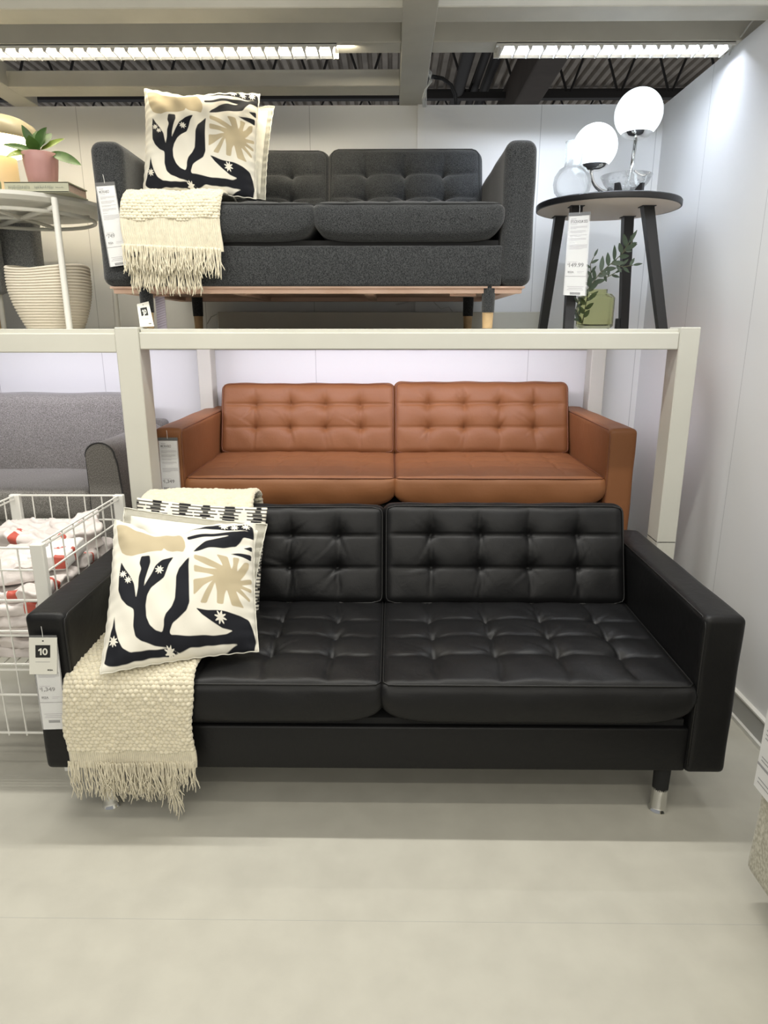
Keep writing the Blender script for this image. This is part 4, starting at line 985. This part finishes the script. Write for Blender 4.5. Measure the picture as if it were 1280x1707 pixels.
o = MB().box((1.085, 3.385, ZS), (1.115, 3.41, ZS+.05), .002, 1).build('power_adapter', M['blackcable']); tag(o, 'small black plug adapter behind the table leg on the rack', 'plug')

# ================================================================ LEFT TOP: TRAY TABLE, LAMP, POT, BOOK, BASKET, ARMCHAIR
cx, cy, zt = -1.60, 3.10, 1.925
t = thing('tray_table', 'white round metal tray table on the rack at left', 'table', (cx, cy, ZS))
MB().lathe([(0, -.002), (.34, -.002), (.36, .012), (.362, .026), (.358, .026), (.354, .012), (.338, .004), (0, .004)], (cx, cy, zt), 90).build('tray_top', M['white_metal'], t, 'auto')
MB().tube([(cx+.30*math.cos(a*PI/30), cy+.30*math.sin(a*PI/30), zt-.03) for a in range(60)], .008, 8, closed=True).build('ring', M['white_metal'], t, True)
b = MB(); b.tube([(cx-.3, cy+.0, zt-.022), (cx+.3, cy, zt-.022)], .008, 8); b.tube([(cx, cy-.3, zt-.022), (cx, cy+.3, zt-.022)], .008, 8); b.tube([(cx+.28, cy-.25, zt-.02), (cx-.2, cy+.22, zt-.02)], .01, 8); b.build('cross_bars', M['white_metal'], t, True)
for dx, dy in ((.275, -.25), (-.275, -.25), (.29, .22), (-.275, .25)):
    MB().tube([(cx+dx, cy+dy, ZS), (cx+dx, cy+dy, zt+.012)], .0125, 14).build('leg', M['white_metal'], t, 'auto')
zt2 = zt+.005
o_ = Vector((-1.655, 3.09, zt2))
t = thing('mushroom_lamp', 'beige mushroom lamp glowing warm behind the potted plant', 'lamp', o_)
MB().lathe([(0, 0), (.095, 0), (.095, .012), (.080, .018), (.075, .03), (.072, .20), (.05, .22)], o_, 48).build('base', M['lampbase'], t, 'auto')
MB().lathe([(.05, .20), (.10, .215), (.135, .235), (.148, .265), (.148, .29)], o_, 48).build('diffuser', M['lampglow'], t, True)
MB().lathe([(.150, .27), (.172, .262), (.176, .275), (.172, .30), (.155, .325), (.12, .345), (.07, .357), (0, .361)], o_, 64).build('lamp_shade', M['lampshade'], t, True)
# book
bk0, bk1 = at(8, 316, Y=2.83), at(120, 316, Y=2.83)
t = thing('closed_book', 'thick grey-green book lying under the pink plant pot', 'book', (-1.37, 2.9, zt2))
zb_ = zt+.027; bz = zb_
x0, x1, y0, y1 = -1.505, -1.255, 2.83, 3.0
MB().box((x0, y0, bz), (x1, y1, bz+.004)).box((x0, y0, bz+.034), (x1, y1, bz+.038)).box((x0, y0, bz), (x1, y0+.004, bz+.038), .001, 1).build('cover', M['bookcover'], t)
MB().box((x0+.004, y0+.004, bz+.004), (x1-.004, y1-.005, bz+.034)).build('pages', M['bookpages'], t, label='salmon page block')
b = MB(); s = Sheet((x0, y0-.0004, bz+.036), (x1, y0-.0004, bz+.036), (x0, y0-.0004, bz), (x1, y0-.0004, bz)); rs = random.Random(5)
for (ua, ub, hh) in ((.06, .40, .45), (.47, .76, .38), (.80, .92, .2)):
    u_ = ua
    while u_ < ub:
        w_ = rs.uniform(.006, .016); s.rect(b, u_, .5-hh/2+rs.uniform(0, .1), u_+w_*.6, .5+hh/2-rs.uniform(0, .12), .0003); s.rect(b, u_, .5, u_+w_, .56, .0003); u_ += w_+.008
b.build('spine_lettering', M['bookink'], t)
# pot
pc = Vector((-1.385, 2.90, bz+.038))
t = thing('plant_pot', 'pink fluted ceramic pot standing on the book', 'pot', pc)
fl2 = lambda a, z: 1+.028*abs(math.cos(4*a))
MB().lathe([(0, 0), (.048, 0), (.052, .004), (.056, .03), (.062, .075), (.066, .112), (.064, .114), (.061, .112), (.057, .09), (0, .09)], pc, 96, fn=fl2).build('pot_body', M['pink'], t, True)
MB().lathe([(0, .097), (.057, .095)], pc, 40).build('soil', M['soil'], t)
t = thing('potted_plant', 'broad-leaved green houseplant growing in the pink pot', 'plant', pc+Vector((0, 0, .1)))
c0 = pc+Vector((0, 0, .10)); q = lambda x, y, Y=2.9: at(x, y, Y=Y)
for (sx, sy_, ex, ey, W_, mm, Y1) in ((62, 250, 78, 212, .040, 'leaf', 2.88), (60, 250, 36, 208, .022, 'leaf', 2.9), (58, 252, 4, 241, .024, 'leaf', 2.84), (55, 252, 10, 262, .030, 'leaf_light', 2.8), (68, 250, 108, 231, .022, 'leaf_light', 2.92), (64, 248, 62, 218, .036, 'leaf', 2.95), (66, 246, 86, 222, .034, 'leaf', 2.95), (84, 254, 136, 276, .030, 'leaf', 2.84), (60, 250, 48, 225, .034, 'leaf', 2.86)):
    a = q(sx, sy_); e = at(ex, ey, Y=Y1); b = MB(); 
    mid = (a+e)/2+Vector((0, 0, .012)); d_ = e-a
    leafmesh(b, a, d_, (0, -.8, .6), d_.length, W_*1.5, .3, .0, 10)
    b.tube([c0+Vector((0, 0, -.02)), c0.lerp(a, .6), a], .0025, 6)
    b.build('leaf', M[mm], t, True)
# green vase at the edge
t = thing('green_vase', 'small muted green vase beside the book, cut by the left edge', 'vase', (-1.575, 2.86, zt2))
MB().lathe([(0, 0), (.035, 0), (.04, .02), (.041, .06), (.034, .075), (.014, .083), (.012, .095), (.010, .095), (0, .06)], (-1.562, 2.83, zt2), 40).build('vase_body', M['greenvase'], t, True)
# rope basket
bc = Vector((-1.455, 3.0, ZS))
t = thing('rope_basket', 'cream coiled rope basket on the rack under the tray table', 'basket', bc)
prof = []; nrow = 22; H_ = .25
for i in range(nrow*6+1):
    f = i/(nrow*6); r_ = .108+.056*math.sin(min(1, f*1.25)*PI/2)-.004*f; prof.append((r_+.005*abs(math.sin(PI*i/6)), f*H_))
def bfn(a, z): return 1+.03*math.cos(a*3+z*9)+.02*math.sin(a*5)
prof += [(prof[-1][0]-.008, H_), (prof[-1][0]-.03, .14), (.09, .03), (0, .02)]
bb = MB().lathe([(0, 0)]+prof, bc, 72, fn=bfn)
bb.v = [(x, y, z+(.012*math.sin(math.atan2(y-bc.y, x-bc.x)*2+2.0)*((z-ZS)/H_)**3)) for x, y, z in bb.v]
bb.build('basket_body', M['rope'], t, True)
# grey felt armchair
t = thing('grey_armchair', 'grey felt armchair behind the tray table at the far left', 'armchair', (-2.0, 3.4, ZS))
simple_soft('side_panel', (-2.2, 3.28, 1.60), (-1.83, 3.36, 2.0), .02, M['felt'], t)
simple_soft('backrest', (-2.2, 3.40, 1.66), (-1.705, 3.5, 1.99), .02, M['felt'], t)
simple_soft('seat', (-2.2, 3.0, 1.58), (-1.88, 3.4, 1.70), .02, M['felt'], t)
for xl, yl in ((-2.15, 3.05), (-2.15, 3.45), (-1.95, 3.05), (-1.95, 3.45)): MB().tube([(xl, yl, ZS), (xl, yl, 1.62)], [.012, .018], 12).build('leg', M['oak'], t, 'auto')
# striped lilac band hanging under the charcoal sofa
t = thing('striped_band', 'lilac striped upright strap under the charcoal loveseat by the 10 card', 'strap', (-.93, 2.80, ZS))
MB().box((-.945, 2.80, ZS), (-.908, 2.806, 1.60)).build('band', M['lilac'], t)
b = MB()
for i in range(16):
    z_ = ZS+.004+i*.0095; b.add([(-.944, 2.7995, z_), (-.909, 2.7995, z_+.012), (-.909, 2.7995, z_+.0145), (-.944, 2.7995, z_+.0025)], [(0, 1, 2, 3)])
b.build('stripes', M['lilacdark'], t)
# thin cables on the wall behind the charcoal sofa
for i, pts in enumerate((((660, 508), (675, 505), (690, 500), (697, 492)), ((720, 490), (724, 505), (735, 515), (748, 512), (755, 520)), ((345, 540), (352, 528), (362, 524)))):
    o = MB().tube([at(x, y, Y=3.54) for x, y in pts], .0025, 5).build('thin_cable', M['cable'], smooth=True)
    tag(o, ('thin white cable left of centre on the ledge behind the loveseat', 'thin white cable curling right of centre behind the loveseat', 'thin cable looping at the left end of the ledge')[i], 'cable')
